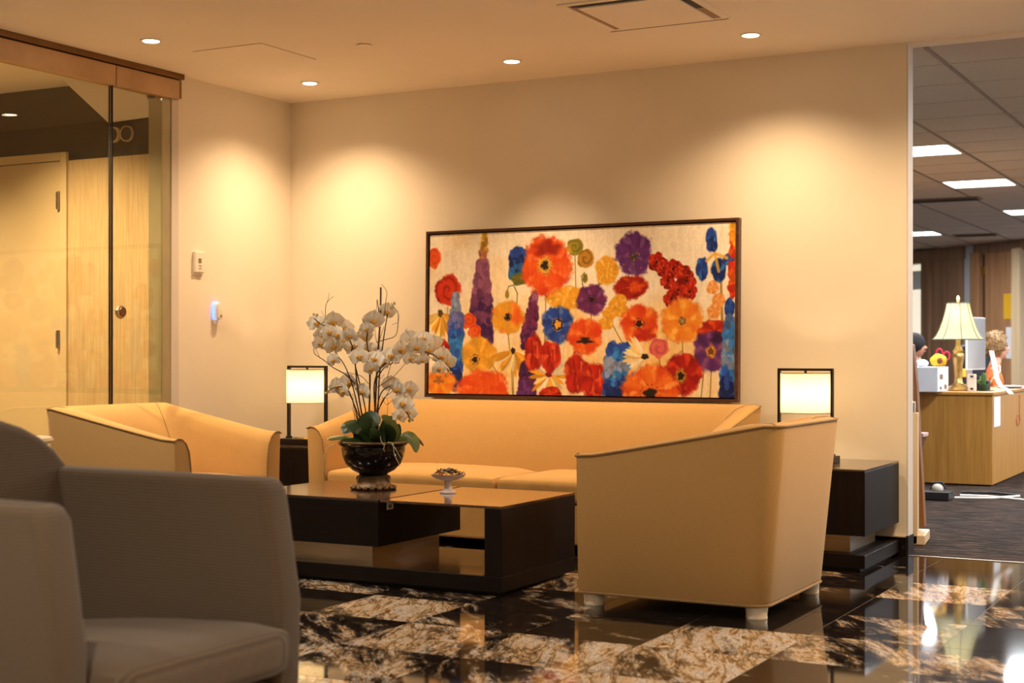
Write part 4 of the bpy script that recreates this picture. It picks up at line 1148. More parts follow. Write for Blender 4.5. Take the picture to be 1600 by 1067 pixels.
def orchid():
    random.seed(11)
    root = thing('orchid_plant', (BX, BY, ZT + 0.21), 'white moth orchids with dark stems and broad green leaves in the black bowl', 'orchid')
    petalw = mat('white_petal', rgb(246, 236, 214), 0.6, var=0.05, vscale=25, spec=0.3)
    nt = petalw.node_tree; pb = nt.nodes['Principled BSDF']
    pb.inputs['Subsurface Weight'].default_value = 0.0
    lipm = mat('yellow_lip', rgb(226, 168, 66), 0.6, var=0.15, vscale=60)
    stemm = mat('dark_stem', rgb(66, 44, 32), 0.6, var=0.3, vscale=40)
    leafm = mat('dark_green_leaf', rgb(44, 66, 30), 0.32, var=0.25, vscale=9, spec=0.5)
    leaf2 = mat('olive_leaf', rgb(104, 112, 48), 0.4, var=0.2, vscale=9)
    budm = mat('green_bud', rgb(206, 190, 130), 0.6, var=0.1, vscale=40)
    rootm = mat('pale_root', rgb(196, 184, 140), 0.7, var=0.1, vscale=40)
    base = Vector((BX, BY, ZT + 0.212))
    # petal templates: flower faces +Z, up is +Y
    def petal(length, width, cup, b, ang, point=1.0, z0=0.0, n=8):
        ca, sa = math.cos(ang), math.sin(ang)
        rows = []
        for i in range(n + 1):
            t = i / n
            w = width * (math.sin(math.pi * min(1, t ** 0.62)) ** 0.75) * (1 - 0.12 * t * point) + 0.0012
            row = []
            for k in (-1, -0.5, 0, 0.5, 1):
                x, y = k * w, length * t
                z = z0 + cup * (t * t) - 0.18 * abs(k) ** 2 * w + 0.003 * math.sin(9 * t + 2 * k)
                row.append((x * ca - y * sa, x * sa + y * ca, z))
            rows.append(row)
        b.grid(rows)
        rows2 = [[(p[0], p[1], p[2] - 0.0012) for p in r] for r in rows]
        b.grid([r[::-1] for r in rows2])
    sb = B()
    for a in (0.0, 2.2, -2.2):
        petal(0.043, 0.016, -0.004, sb, a)
    sep = sb.mesh('sepals', smooth=True)
    pbm = B(); petal(0.047, 0.031, 0.004, pbm, math.pi / 2 * 0.92, 0, 0.003); pl = pbm.mesh('petal', smooth=True)
    pbm = B(); petal(0.047, 0.031, 0.004, pbm, -math.pi / 2 * 0.92, 0, 0.003); pr_ = pbm.mesh('petal', smooth=True)
    lb = B(); lb.sphere((0, -0.006, 0.009), (0.008, 0.012, 0.008), 8, 6); lb.sphere((0.009, -0.003, 0.008), (0.006, 0.005, 0.006), 6, 5); lb.sphere((-0.009, -0.003, 0.008), (0.006, 0.005, 0.006), 6, 5)
    lp = lb.mesh('lip', smooth=True)
    FL = [(495, 505, 1.0), (505, 523, 1.0), (520, 502, 1.15), (514, 519, .9), (538, 512, 1.1), (528, 523, 1.0), (547, 524, .95), (500, 536, .9), (521, 541, 1.0), (534, 533, 1.05),
          (521, 562, .8), (554, 541, 1.15), (567, 526, 1.05), (575, 549, 1.2), (561, 557, 1.0), (586, 561, 1.05), (580, 575, .9), (591, 553, .95), (583, 500, 1.15), (573, 513, .8),
          (604, 486, 1.0), (612, 556, 1.1), (626, 545, 1.05), (641, 531, 1.2), (651, 541, 1.05), (661, 529, .95), (669, 546, 1.0), (678, 536, .95), (690, 556, 1.1), (698, 566, 1.0),
          (686, 575, .9), (641, 560, .85), (660, 562, .75), (527, 603, 1.0), (545, 597, 1.1), (536, 611, .9), (567, 611, .95), (611, 600, 1.0), (622, 607, 1.05), (632, 617, 1.15),
          (640, 607, .9), (630, 630, 1.1), (637, 644, 1.0), (624, 650, .8), (596, 566, .9)]
    for px, py, sc in FL:
        c = Q(px, py, random.uniform(-0.09, 0.07))
        d = (-FW + RT * random.uniform(-0.9, 0.9) + Vector((0, 0, random.uniform(-0.55, 0.35)))).normalized()
        up = Vector((random.uniform(-0.4, 0.4), 0, 1))
        xax = up.cross(d).normalized(); yax = d.cross(xax)
        R3 = Matrix((xax, yax, d)).transposed().to_4x4()
        f = link('flower', sep, petalw, root)
        f.matrix_local = Matrix.Translation(c - wloc(root)) @ R3 @ Matrix.Scale(sc * 1.12, 4)
        link('petal', pl, petalw, f); link('petal', pr_, petalw, f); link('lip', lp, lipm, f)
    for px, py, r in ((484, 498, .007), (490, 491, .006), (495, 493, .009), (612, 480, .009), (616, 474, .007), (514, 612, .008), (509, 614, .006), (640, 657, .008), (645, 656, .006),
                      (700, 578, .008), (704, 582, .007), (697, 586, .007), (552, 520, .007)):
        B().sphere(Q(px, py, 0.0), (r, r, r * 1.2), 10, 7).done('bud', budm, root, smooth=True)
    def st(pts, r0, r1, name='stem', m=stemm, dd=0.0, base_d=None):
        n = len(pts)
        P = []
        for i, (px, py) in enumerate(pts):
            P.append(Q(px, py, dd * i / max(1, n - 1)))
        # smooth by Catmull-Rom
        out = []
        for i in range(n - 1):
            p0, p1, p2, p3 = P[max(0, i - 1)], P[i], P[i + 1], P[min(n - 1, i + 2)]
            for k in range(4):
                t = k / 4
                out.append(0.5 * ((2 * p1) + (p2 - p0) * t + (2 * p0 - 5 * p1 + 4 * p2 - p3) * t * t + (-p0 + 3 * p1 - 3 * p2 + p3) * t ** 3))
        out.append(P[-1])
        rr = [r0 + (r1 - r0) * i / (len(out) - 1) for i in range(len(out))]
        return B().tube(out, rr, 6).done(name, m, root if name != 'twig' else tw, smooth=True)
    # orchid stems
    st([(578, 690), (566, 650), (558, 600), (554, 560), (548, 535), (530, 515), (505, 508), (490, 497)], .005, .0022, dd=-.05)
    st([(574, 690), (577, 640), (578, 590), (577, 560), (573, 530), (578, 505), (585, 495)], .0055, .003, dd=.03)
    st([(588, 690), (586, 640), (585, 600), (595, 575), (620, 556), (650, 548), (680, 556), (702, 580)], .005, .002, dd=-.06)
    st([(590, 690), (588, 650), (595, 615), (610, 604), (625, 615), (634, 640), (642, 656)], .004, .002, dd=-.05)
    st([(568, 690), (558, 650), (549, 620), (540, 605), (522, 606), (512, 612)], .004, .002, dd=-.04)
    st([(572, 690), (560, 640), (550, 600), (538, 570), (526, 553), (515, 530)], .004, .002, dd=.04)
    # leaves: broad paddles
    def leaf(pts, w, m, tilt, dd):
        P = [Q(px, py, dd * i / (len(pts) - 1)) for i, (px, py) in enumerate(pts)]
        out = []
        n = len(P)
        for i in range(n - 1):
            p0, p1, p2, p3 = P[max(0, i - 1)], P[i], P[i + 1], P[min(n - 1, i + 2)]
            for k in range(4):
                t = k / 4
                out.append(0.5 * ((2 * p1) + (p2 - p0) * t + (2 * p0 - 5 * p1 + 4 * p2 - p3) * t * t + (-p0 + 3 * p1 - 3 * p2 + p3) * t ** 3))
        out.append(P[-1])
        rows = []
        for i, p in enumerate(out):
            t = i / (len(out) - 1)
            tg = (out[min(i + 1, len(out) - 1)] - out[max(i - 1, 0)]).normalized()
            view = (-FW * math.cos(tilt) + Vector((0, 0, 1)) * math.sin(tilt))
            side = tg.cross(view).normalized()
            nn = side.cross(tg).normalized()
            ww = w * (math.sin(math.pi * (0.08 + 0.90 * t)) ** 0.7)
            rows.append([p + side * (k * ww) + nn * (-0.25 * abs(k) * ww + 0.0) for k in (-1, -0.55, 0, 0.55, 1)])
        b = B(); b.grid(rows); b.grid([[q - Vector((0, 0, 0.003)) for q in r[::-1]] for r in rows])
        b.done('leaf', m, root, smooth=True)
    leaf([(585, 694), (568, 668), (545, 665), (536, 676)], 0.042, leafm, 0.7, -0.06)
    leaf([(560, 692), (566, 672), (580, 655), (592, 662)], 0.05, leafm, 0.2, -0.08)
    leaf([(575, 696), (560, 690), (545, 692), (532, 690)], 0.03, leafm, 0.5, -0.10)
    leaf([(600, 694), (603, 672), (610, 655), (612, 650)], 0.035, leafm, 0.1, 0.03)
    leaf([(614, 692), (618, 672), (606, 655), (596, 650)], 0.022, leaf2, 0.4, -0.05)
    leaf([(606, 694), (610, 678), (604, 664)], 0.028, leafm, 0.0, -0.07)
    leaf([(616, 694), (622, 676), (623, 662)], 0.016, leafm, 0.0, 0.02)
    leaf([(592, 680), (584, 662), (574, 652)], 0.02, leaf2, 0.2, 0.10)
    leaf([(620, 692), (636, 680), (648, 690), (650, 706)], 0.028, leaf2, 0.5, -0.05)
    leaf([(636, 690), (650, 684), (662, 696)], 0.008, mat('dry_leaf', rgb(120, 76, 40), 0.6, var=0.2), 0.5, 0.0)
    leaf([(560, 690), (540, 682), (518, 684), (512, 686)], 0.014, leaf2, 0.9, -0.04)
    leaf([(590, 694), (586, 680), (578, 672)], 0.03, leafm, 0.3, -0.13)
    # hanging aerial roots
    for pts in ([(610, 688), (618, 690), (620, 705), (626, 718), (629, 725)], [(604, 692), (600, 685), (599, 678)], [(616, 690), (622, 698), (630, 712)],
                [(530, 690), (516, 700), (512, 720), (513, 732)], [(522, 692), (514, 704), (510, 714)], [(606, 690), (604, 698), (606, 702)]):
        st(pts, .0022, .001, 'aerial_root', rootm, dd=-0.0)
    for o in [o for o in root.children if o.name.startswith('aerial_root')]:
        o.location += -FW * 0.165
    # dry twigs: another thing in the same bowl
    global tw
    tw = thing('dry_twigs', (BX, BY, ZT + 0.21), 'thin dark bare twigs sticking up among the orchids in the bowl', 'twigs')
    def wst(pts, r0, r1, dd=0.05):
        st(pts, r0, r1, 'twig', stemm, dd)
    wst([(584, 690), (587, 620), (590, 560), (594, 500), (595, 449)], .0055, .0045, .06)
    wst([(590, 690), (592, 600), (598, 540), (603, 505), (606, 490)], .004, .0025, .03)
    wst([(593, 500), (591, 480), (589, 468)], .003, .002, .05)
    wst([(600, 495), (603, 470), (604, 455), (596, 444)], .002, .001, .05)
    wst([(588, 535), (600, 531), (616, 526), (621, 515), (622, 490), (618, 483), (611, 473)], .002, .0014, .03)
    wst([(622, 506), (624, 490)], .001, .0008, .02)
    wst([(613, 507), (622, 504)], .001, .0008, .02)
    wst([(589, 535), (586, 520), (588, 490), (589, 468)], .0014, .001, .03)
    wst([(555, 600), (540, 585), (520, 574), (505, 562), (492, 553), (490, 545)], .0032, .0012, .0)
    wst([(500, 560), (495, 548), (491, 545)], .0012, .0008, .0)
    wst([(508, 500), (509, 478), (513, 470), (521, 463)], .002, .001, .0)
    wst([(510, 475), (513, 466), (514, 457)], .0012, .0008, .0)
    wst([(507, 498), (502, 485)], .001, .0008, .0)
    wst([(496, 545), (499, 530), (497, 518)], .0014, .001, -.03)
    wst([(590, 590), (600, 575), (617, 565), (636, 553), (655, 551), (672, 558), (684, 566)], .003, .0012, -.04)
    wst([(605, 590), (613, 565), (625, 552)], .0018, .001, -.04)
    wst([(590, 605), (615, 588), (635, 566)], .002, .0012, -.06)
    wst([(600, 585), (596, 590), (592, 592)], .001, .001, -.03)
    wst([(594, 635), (607, 612), (618, 590)], .0025, .0012, -.05)
    wst([(592, 640), (600, 622), (615, 610)], .0024, .0014, -.06)
    wst([(568, 668), (556, 638), (548, 620), (538, 605)], .003, .0016, -.03)
    wst([(560, 660), (553, 640), (551, 615)], .0018, .001, -.02)
    wst([(556, 665), (554, 650), (550, 636)], .0018, .001, -.06)
    wst([(576, 600), (565, 588), (548, 583), (540, 582)], .0018, .001, -.05)
    wst([(597, 620), (604, 632), (616, 622), (620, 618)], .0012, .001, -.06)
    wst([(538, 620), (532, 618), (524, 608)], .0012, .0008, -.05)
    wst([(573, 688), (571, 640), (556, 575), (549, 545)], .004, .003, .02)
    wst([(594, 580), (590, 545), (600, 510)], .002, .0012, .06)
orchid()

def candy_dish():
    cx, cy = 2.222, -1.725
    z = 0.395
    g = mat('milky_glass', rgb(232, 216, 210), 0.12, var=0.05, vscale=20, spec=0.6)
    root = thing('pedestal_dish', (cx, cy, z), 'small white glass pedestal dish of candies on the coffee table', 'dish')
    B().lathe([(0.038, z), (0.040, z + 0.005), (0.034, z + 0.010), (0.022, z + 0.020), (0.0165, z + 0.034), (0.0185, z + 0.052), (0.021, z + 0.056), (0.02, z + 0.062)], (cx, cy, 0), 28, jag=lambda a: 0.03 * math.cos(8 * a)).done('stem_and_foot', g, root, smooth=True)
    B().lathe([(0.018, z + 0.060), (0.050, z + 0.066), (0.074, z + 0.078), (0.084, z + 0.092), (0.081, z + 0.092), (0.07, z + 0.083), (0.045, z + 0.074), (0.0, z + 0.071)], (cx, cy, 0), 32, jag=lambda a: 0.02 * math.cos(10 * a)).done('shallow_bowl', g, root, smooth=True)
    random.seed(5)
    foils = [mat('gold_foil', rgb(222, 178, 92), 0.3, metal=0.9, var=0.2, vscale=120, bump=0.6, bscale=300), mat('dark_foil', rgb(58, 42, 40), 0.3, metal=0.6, var=0.2, vscale=120),
             mat('blue_foil', rgb(92, 98, 120), 0.3, metal=0.6, var=0.2, vscale=120), mat('copper_foil', rgb(170, 98, 60), 0.3, metal=0.9, var=0.2, vscale=120)]
    fn = ['gold', 'dark brown', 'silver blue', 'copper']
    meshes = []
    for k, fm in enumerate(foils):
        b = B(); b.sphere((0, 0, 0), (0.011, 0.008, 0.0075), 8, 6); me = b.mesh('candy', smooth=True); me.materials.append(fm)
        w = B()
        for s in (-1, 1):
            w.grid([[(s * 0.010, 0, 0)] * 5, [(s * 0.014, (q - 2) * 0.0025, 0.001 * (-1) ** q) for q in range(5)], [(s * 0.021, (q - 2) * 0.0045, 0.0025 * (-1) ** q) for q in range(5)]])
        wm = w.mesh('wrapper', smooth=True, weld=True); wm.materials.append(fm)
        meshes.append((me, wm))
    n = 0
    for ring, cnt, zz in ((0.062, 13, 0.096), (0.036, 8, 0.100), (0.0, 1, 0.1), (0.046, 8, 0.108), (0.018, 4, 0.113)):
        for i in range(cnt):
            a = 2 * math.pi * i / cnt + ring * 30
            k = random.choice((0, 0, 0, 1, 1, 2, 3))
            c = link('wrapped_candy', meshes[k][0], None, None, (cx + ring * math.cos(a), cy + ring * math.sin(a), z + zz - 0.003 + random.uniform(-.002, .002)))
            c.rotation_euler = (random.uniform(-.5, .5), random.uniform(-.5, .5), random.uniform(0, 6.28))
            tag(c, '%s foil wrapped candy in the white pedestal dish' % fn[k], 'candy', 'candies in the pedestal dish (%s)' % fn[k])
            link('wrapper_twist', meshes[k][1], None, c)
            n += 1
candy_dish()

# ------------------------------------------------------------------ office furniture and things
DT = 0.752
def office():
    # reception desk
    root = thing('office_desk', (2.9, 5.4, 0), 'large honey oak office desk on the carpet beyond the opening', 'desk')
    B().box(2.0, 3.655, 4.36, 4.385, 0.012, DT - 0.026).done('front_panel', M['oak'], root)
    B().box(3.63, 3.655, 4.387, 6.3, 0.012, DT - 0.026).done('side_panel', M['oak'], root)
    B().box(1.98, 3.668, 4.345, 6.3, DT - 0.025, DT).done('desktop', M['oak'], root, bevel=0.004)
    B().box(2.02, 3.62, 4.40, 6.28, 0.0, 0.011).done('plinth', M['dark'], root)
    tag(B().box(3.657, 3.659, 4.42, 4.70, 0.47, 0.71).done('taped_sheet', mat('white_sheet', rgb(236, 234, 232), 0.6, var=0.02)), 'white sheet of paper taped to the side of the oak desk', 'paper')
    t = thing('red_cord', (3.66, 5.6, 0.45), 'thin red cord looped against the side of the oak desk', 'cord')
    B().tube([(3.662, 5.55 + 0.09 * math.cos(a), 0.48 + 0.045 * math.sin(a * 1.0)) for a in [k * 0.5 for k in range(12)]] + [(3.662, 5.62, 0.70)], 0.003, 5).done('loop', mat('red_cord', rgb(190, 70, 60), 0.6), t, smooth=True)
    # brass lamp with bell shade
    lx, ly = atz(1497, 610.5, DT).x, atz(1497, 610.5, DT).y
    root = thing('bell_shade_lamp', (lx, ly, DT), 'lit brass table lamp with ribbed bell shade on the oak desk', 'lamp')
    brass = mat('ornate_brass', rgb(196, 158, 96), 0.35, metal=0.75, var=0.25, vscale=25, bump=0.3, bscale=60)
    z = DT
    B().lathe([(0.10, z), (0.105, z + 0.012), (0.085, z + 0.03), (0.055, z + 0.045), (0.036, z + 0.07), (0.030, z + 0.12), (0.036, z + 0.20), (0.046, z + 0.27), (0.048, z + 0.30), (0.038, z + 0.315),
               (0.044, z + 0.33), (0.030, z + 0.35), (0.020, z + 0.38), (0.020, z + 0.44)], (lx, ly, 0), 32, jag=lambda a: 0.05 * math.cos(8 * a)).done('base', brass, root, smooth=True)
    prof = [(0.205, z + 0.425), (0.178, z + 0.455), (0.150, z + 0.51), (0.124, z + 0.58), (0.104, z + 0.65), (0.090, z + 0.725)]
    sb = B().lathe(prof, (lx, ly, 0), 8 * 5)
    for f in [f for f in sb.bm.faces if len(f.verts) > 4]: sb.bm.faces.remove(f)
    shm = bpy.data.materials.new('sage_silk_shade'); shm.use_nodes = True
    nt = shm.node_tree; nt.nodes.clear()
    out = nt.nodes.new('ShaderNodeOutputMaterial'); d = nt.nodes.new('ShaderNodeBsdfDiffuse'); tr = nt.nodes.new('ShaderNodeBsdfTranslucent'); mx = nt.nodes.new('ShaderNodeMixShader')
    d.inputs[0].default_value = rgb(176, 184, 160); tr.inputs[0].default_value = rgb(232, 224, 188); mx.inputs[0].default_value = 0.55
    nt.links.new(d.outputs[0], mx.inputs[1]); nt.links.new(tr.outputs[0], mx.inputs[2]); nt.links.new(mx.outputs[0], out.inputs[0])
    sh = sb.done('shade', shm, root, smooth=True)
    ribm = mat('shade_rib', rgb(92, 92, 70), 0.7)
    for k in range(8):
        a = 2 * math.pi * k / 8 + 0.35
        B().tube([(lx + (r + 0.002) * math.cos(a), ly + (r + 0.002) * math.sin(a), zz) for r, zz in prof], 0.0028, 5).done('rib', ribm, sh, smooth=True)
    for r, zz in (prof[0], prof[-1]):
        B().tube([(lx + (r + 0.001) * math.cos(a * math.pi / 20), ly + (r + 0.001) * math.sin(a * math.pi / 20), zz) for a in range(40)], 0.0035, 5, closed=True).done('trim', ribm, sh, smooth=True)
    B().lathe([(0.006, z + 0.72), (0.012, z + 0.745), (0.016, z + 0.765), (0.008, z + 0.785), (0.0, z + 0.79)], (lx, ly, 0), 14).done('finial', mat('ivory_finial', rgb(236, 214, 160), 0.4), root, smooth=True)
    B().box(lx - 0.09, lx + 0.09, ly - 0.003, ly + 0.003, z + 0.718, z + 0.724).box(lx - 0.003, lx + 0.003, ly - 0.09, ly + 0.09, z + 0.718, z + 0.724).done('spider', brass, root)
    B().sphere((lx, ly, z + 0.60), (0.03, 0.03, 0.04), 12, 8).done('bulb', mat_emit('desk_bulb', (1.0, 0.80, 0.42, 1), 12), root, smooth=True)
    # white carton
    root = thing('white_carton', (3.05, 4.6, DT), 'white cardboard carton on the near left end of the oak desk', 'box')
    cw = mat('white_card', rgb(222, 226, 236), 0.6, var=0.03)
    k0 = atz(1465, 612.5, DT); cx_, cy_ = k0.x, k0.y
    rr = ray(1482, 612); dep = CAMP.y + rr.y * ((cx_ - CAMP.x) / rr.x) - cy_
    root.location = (cx_ - 0.12, cy_ + dep / 2, DT)
    B().box(cx_ - 0.24, cx_, cy_, cy_ + dep, DT, DT + 0.20).done('carton', cw, root, bevel=0.003)
    for y0, y1, z0, z1 in ((0.2, 0.45, 0.10, 0.14), (0.6, 0.8, 0.02, 0.055), (0.2, 0.35, 0.02, 0.04)):
        B().box(cx_ + 0.001, cx_ + 0.0022, cy_ + dep * y0, cy_ + dep * y1, DT + z0, DT + z1).done('printed_label', mat('grey_label', rgb(120, 110, 100), 0.6), root)
    t = thing('yellow_pouch', (cx_ - 0.04, cy_ + dep * .5, DT + 0.20), 'yellow rounded pouch with a brown patch on top of the white carton', 'pouch')
    B().sphere((cx_ - 0.035, cy_ + dep * .5, DT + 0.253), (0.068, 0.045, 0.055), 16, 10, fn=lambda d: d * (1 + 0.06 * math.sin(5 * d.x + 3 * d.z))).done('body', mat('yellow_plush', rgb(236, 182, 44), 0.85, var=0.08), t, smooth=True)
    B().sphere((cx_ - 0.02, cy_ + dep * .5 - 0.036, DT + 0.25), (0.024, 0.016, 0.028), 10, 7).done('patch', mat('brown_patch', rgb(130, 66, 36), 0.8), t, smooth=True)
    t = thing('crumpled_tissue', (cx_ - 0.15, cy_ + dep * .4, DT + 0.20), 'crumpled white tissue on the white carton, left of the yellow pouch', 'tissue')
    B().sphere((cx_ - 0.16, cy_ + dep * .4, DT + 0.228), (0.05, 0.045, 0.03), 18, 12, fn=lambda d: d * (1 + 0.18 * math.sin(9 * d.x + 5) * math.sin(8 * d.y + 7 * d.z))).done('tissue', cw, t)
    # computer monitor seen from behind
    root = thing('desktop_monitor', (3.34, 5.55, DT), 'silver desktop monitor seen from behind on the oak desk, right of the lamp', 'monitor')
    sil = mat('silver_aluminium', rgb(206, 206, 208), 0.35, metal=0.5, var=0.03)
    wht = mat('white_edge', rgb(232, 232, 232), 0.4)
    a = 1.50
    ux = Vector((math.cos(a), math.sin(a), 0)); uy = Vector((-math.sin(a), math.cos(a), 0))
    c = atd(1524, 560, 12.75); c.z = 0
    root.location = (c.x, c.y, DT)
    B().obox(c, ux, uy, 0.29, 0.010, DT + 0.17, DT + 0.62).done('screen_shell', sil, root, bevel=0.006)
    B().obox(c - uy * 0.004, ux, uy, 0.292, 0.006, DT + 0.168, DT + 0.622).done('edge', wht, root, bevel=0.003)
    B().obox(c + uy * 0.05, ux, uy, 0.07, 0.006, DT + 0.008, DT + 0.34).done('stand', sil, root, bevel=0.004)
    B().obox(c, ux, uy, 0.09, 0.09, DT, DT + 0.008).done('foot', sil, root, bevel=0.003)
    # potted cactus
    p = atz(1536, 609, DT); p = Vector((aty(1537, 608, 4.72).x, 4.72, DT))
    root = thing('potted_cactus', p, 'small green cactus in a dark green pot on the oak desk', 'plant')
    B().lathe([(0.028, DT), (0.036, DT + 0.05), (0.034, DT + 0.05), (0.0, DT + 0.046)], p * 1.0 - Vector((0, 0, DT)), 20).done('pot', mat('dark_green_pot', rgb(34, 74, 44), 0.4), root, smooth=True)
    B().lathe([(0.014, DT + 0.046), (0.020, DT + 0.08), (0.018, DT + 0.12), (0.008, DT + 0.142), (0.0, DT + 0.145)], p * 1.0 - Vector((0, 0, DT)), 24, jag=lambda a: 0.12 * math.cos(a * 8)).done('cactus', mat('cactus_green', rgb(66, 112, 54), 0.7, var=0.2, vscale=60), root, smooth=True)
    for k in range(7):
        an = k * 0.9 + 2.2
        q = p + Vector((-0.03 + 0.012 * math.cos(an), 0.01 * math.sin(an), 0.06 + 0.008 * k))
        B().sphere(q, (0.011, 0.006, 0.008), 8, 5).done('leaf', mat('pale_green_leaf', rgb(128, 150, 70), 0.6), root, smooth=True)
    tag(B().box(p.x - 0.05, p.x + 0.07, 4.66, 4.80, DT + 0.0, DT + 0.006).done('black_tray', mat('black_plastic', rgb(26, 24, 26), 0.5, var=0.1)), 'flat black tray under the cactus pot on the desk', 'tray')
    for o in (root,): o.location.z += 0.006
    # white plug adapters and cable coil
    for n, (x, y, zz, w) in enumerate(((aty(1519, 590, 4.60).x, 4.60, 0.10, 'upper'), (aty(1519, 590, 4.60).x, 4.60, 0.0, 'lower'))):
        t = thing('plug_adapter', (x, y, DT + zz), '%s white plug adapter beside the brass lamp base' % w, 'adapter', 'plug adapters on the desk')
        B().box(x - 0.032, x + 0.032, y - 0.018, y + 0.018, DT + zz, DT + zz + (0.04 if zz > 0 else 0.0995)).done('body', M['white'], t, bevel=0.006)
        B().box(x - 0.012, x + 0.012, y - 0.019, y - 0.0175, DT + zz + 0.012, DT + zz + 0.028).done('socket', M['dark'], t)
    t = thing('cable_bundle', (3.5, 5.2, DT), 'bundle of white cables hanging from the monitor over the desk edge', 'cable')
    for k in range(3):
        o = 0.014 * k
        B().tube([(3.44 + o, 5.45, DT + 0.33), (3.50 + o, 5.25, DT + 0.22), (3.55 + o, 5.08, DT + 0.10), (3.60 + o, 4.98, DT + 0.03), (3.66 + o, 4.92, DT + 0.012), (3.70 + o, 4.90, DT - 0.03)], 0.0055, 6).done('cable', M['white'], t, smooth=True)
    B().tube([(3.46, 5.2, DT + 0.012), (3.53, 5.1, DT + 0.10), (3.58, 5.15, DT + 0.16), (3.55, 5.3, DT + 0.20), (3.46, 5.4, DT + 0.18)], 0.006, 6).done('cable', M['white'], t, smooth=True)
    t = thing('cable_box', (3.48, 4.91, DT), 'black cable box behind the cactus on the desk', 'box')
    B().box(3.42, 3.535, 4.86, 4.96, DT, DT + 0.085).done('case', mat('black_box', rgb(20, 20, 24), 0.5, var=0.1), t, bevel=0.01)
    # pen cup with red scissors
    t = thing('pen_cup', (3.125, 5.05, DT), 'dark red pen cup on the desk behind the carton', 'cup')
    B().lathe([(0.045, DT), (0.047, DT + 0.20), (0.043, DT + 0.20), (0.041, DT + 0.02), (0.0, DT + 0.02)], (3.125, 5.05, 0), 20).done('cup', mat('dark_red_cup', rgb(96, 34, 30), 0.5), t, smooth=True)
    t = thing('scissors', (3.125, 5.05, DT + 0.02), 'scissors with bright pink-red handles standing in the pen cup', 'scissors')
    pk = mat('pink_red_plastic', rgb(226, 44, 84), 0.35)
    for s in (-1, 1):
        cc = Vector((3.125 + s * 0.030, 5.05, DT + 0.30 - 0.012 * s))
        B().tube([cc + Vector((0.026 * math.cos(k * math.pi / 8), 0, 0.036 * math.sin(k * math.pi / 8))) for k in range(16)], 0.007, 6, closed=True).done('handle', pk, t, smooth=True)
        B().prism([(3.125 + s * 0.012, 5.049, DT + 0.27), (3.125 + s * 0.02, 5.049, DT + 0.26), (3.125 - s * 0.006, 5.049, DT + 0.04), (3.125 - s * 0.010, 5.049, DT + 0.05)], (0, 0.003, 0)).done('blade', M['chrome'], t)
    t = thing('yellow_canister', (3.30, 5.35, DT), 'yellow and black canister on the desk behind the lamp', 'canister')
    B().lathe([(0.03, DT), (0.03, DT + 0.17), (0.024, DT + 0.18), (0.0, DT + 0.18)], (3.30, 5.35, 0), 18).done('can', mat('yellow_can', rgb(222, 168, 40), 0.4, metal=0.3), t, smooth=True)
    B().lathe([(0.0305, DT + 0.05), (0.0305, DT + 0.11)], (3.30, 5.35, 0), 18).done('band', M['dark'], t, smooth=True)
    cc = Vector((aty(1506, 575, 4.98).x - 0.01, 4.98, DT)) - Vector((3.30, 5.35, DT))
    t.location += cc
    t = thing('paper_stack', (3.58, 5.9, DT), 'loose stack of papers on the far right of the oak desk', 'papers')
    for k in range(4):
        B().obox((3.53 + 0.01 * k, 5.85 - 0.02 * k, 0), Vector((math.cos(.2 * k), math.sin(.2 * k), 0)), Vector((-math.sin(.2 * k), math.cos(.2 * k), 0)), 0.10, 0.14, DT + 0.006 * k, DT + 0.006 * k + 0.005).done('sheet', (M['white'], mat('green_folder', rgb(176, 206, 150), 0.6), M['white'], mat('lilac_sheet', rgb(196, 182, 200), 0.6))[k], t)
    # black office chairs: one empty behind the lamp, two under the seated people
    bkm = mat('black_mesh_chair', rgb(24, 24, 30), 0.7, var=0.1, vscale=60)
    def office_chair(x, y, rz, label):
        root = thing('office_chair', (x, y, 0), label, 'chair', 'black office chairs', rz)
        rounded_box(B(), -0.30, -0.23, -0.22, 0.22, 0.60, 1.14, 0.034).done('backrest', bkm, root, smooth=True, local=True)
        rounded_box(B(), -0.22, 0.22, -0.23, 0.23, 0.30, 0.375, 0.035).done('seat', bkm, root, smooth=True, local=True)
        B().box(-0.275, -0.24, -0.03, 0.03, 0.29, 0.66).box(-0.275, 0.0, -0.03, 0.03, 0.275, 0.298).done('spine', bkm, root, local=True)
        B().lathe([(0.03, 0.08), (0.03, 0.30)], (0, 0, 0), 14).done('gas_post', M['chrome'], root, smooth=True, local=True)
        for k in range(5):
            a = 2 * math.pi * k / 5
            B().tube([(0, 0, 0.10), (0.27 * math.cos(a), 0.27 * math.sin(a), 0.065)], [0.022, 0.016], 6).done('base_arm', bkm, root, local=True)
            B().sphere((0.28 * math.cos(a), 0.28 * math.sin(a), 0.028), 0.028, 10, 6).done('caster', bkm, root, smooth=True, local=True)
    office_chair(2.75, 8.4, math.radians(105), 'empty black office chair behind the desk lamp')
    global SEATS
    SEATS = office_chair
    # power strip on the carpet
    t = thing('power_box', (3.45, 3.36, 0), 'black power box with a white plug on the carpet before the desk', 'power strip')
    q = atz(1465, 780, 0.0)
    x, y = q.x, q.y
    t.location = (x, y, 0)
    B().box(x - 0.11, x + 0.10, y - 0.10, y + 0.06, 0.0, 0.062).done('box', mat('black_powerbox', rgb(24, 24, 28), 0.5, var=0.1), t, bevel=0.006)
    B().sphere((x + 0.0, y - 0.0, 0.08), (0.045, 0.03, 0.035), 12, 8).done('plug', M['white'], t, smooth=True)
    B().tube([(x - 0.05, y, 0.07), (x - 0.03, y, 0.12), (x + 0.03, y, 0.125), (x + 0.06, y, 0.08)], 0.008, 6).done('plug_lead', M['dark'], t, smooth=True)
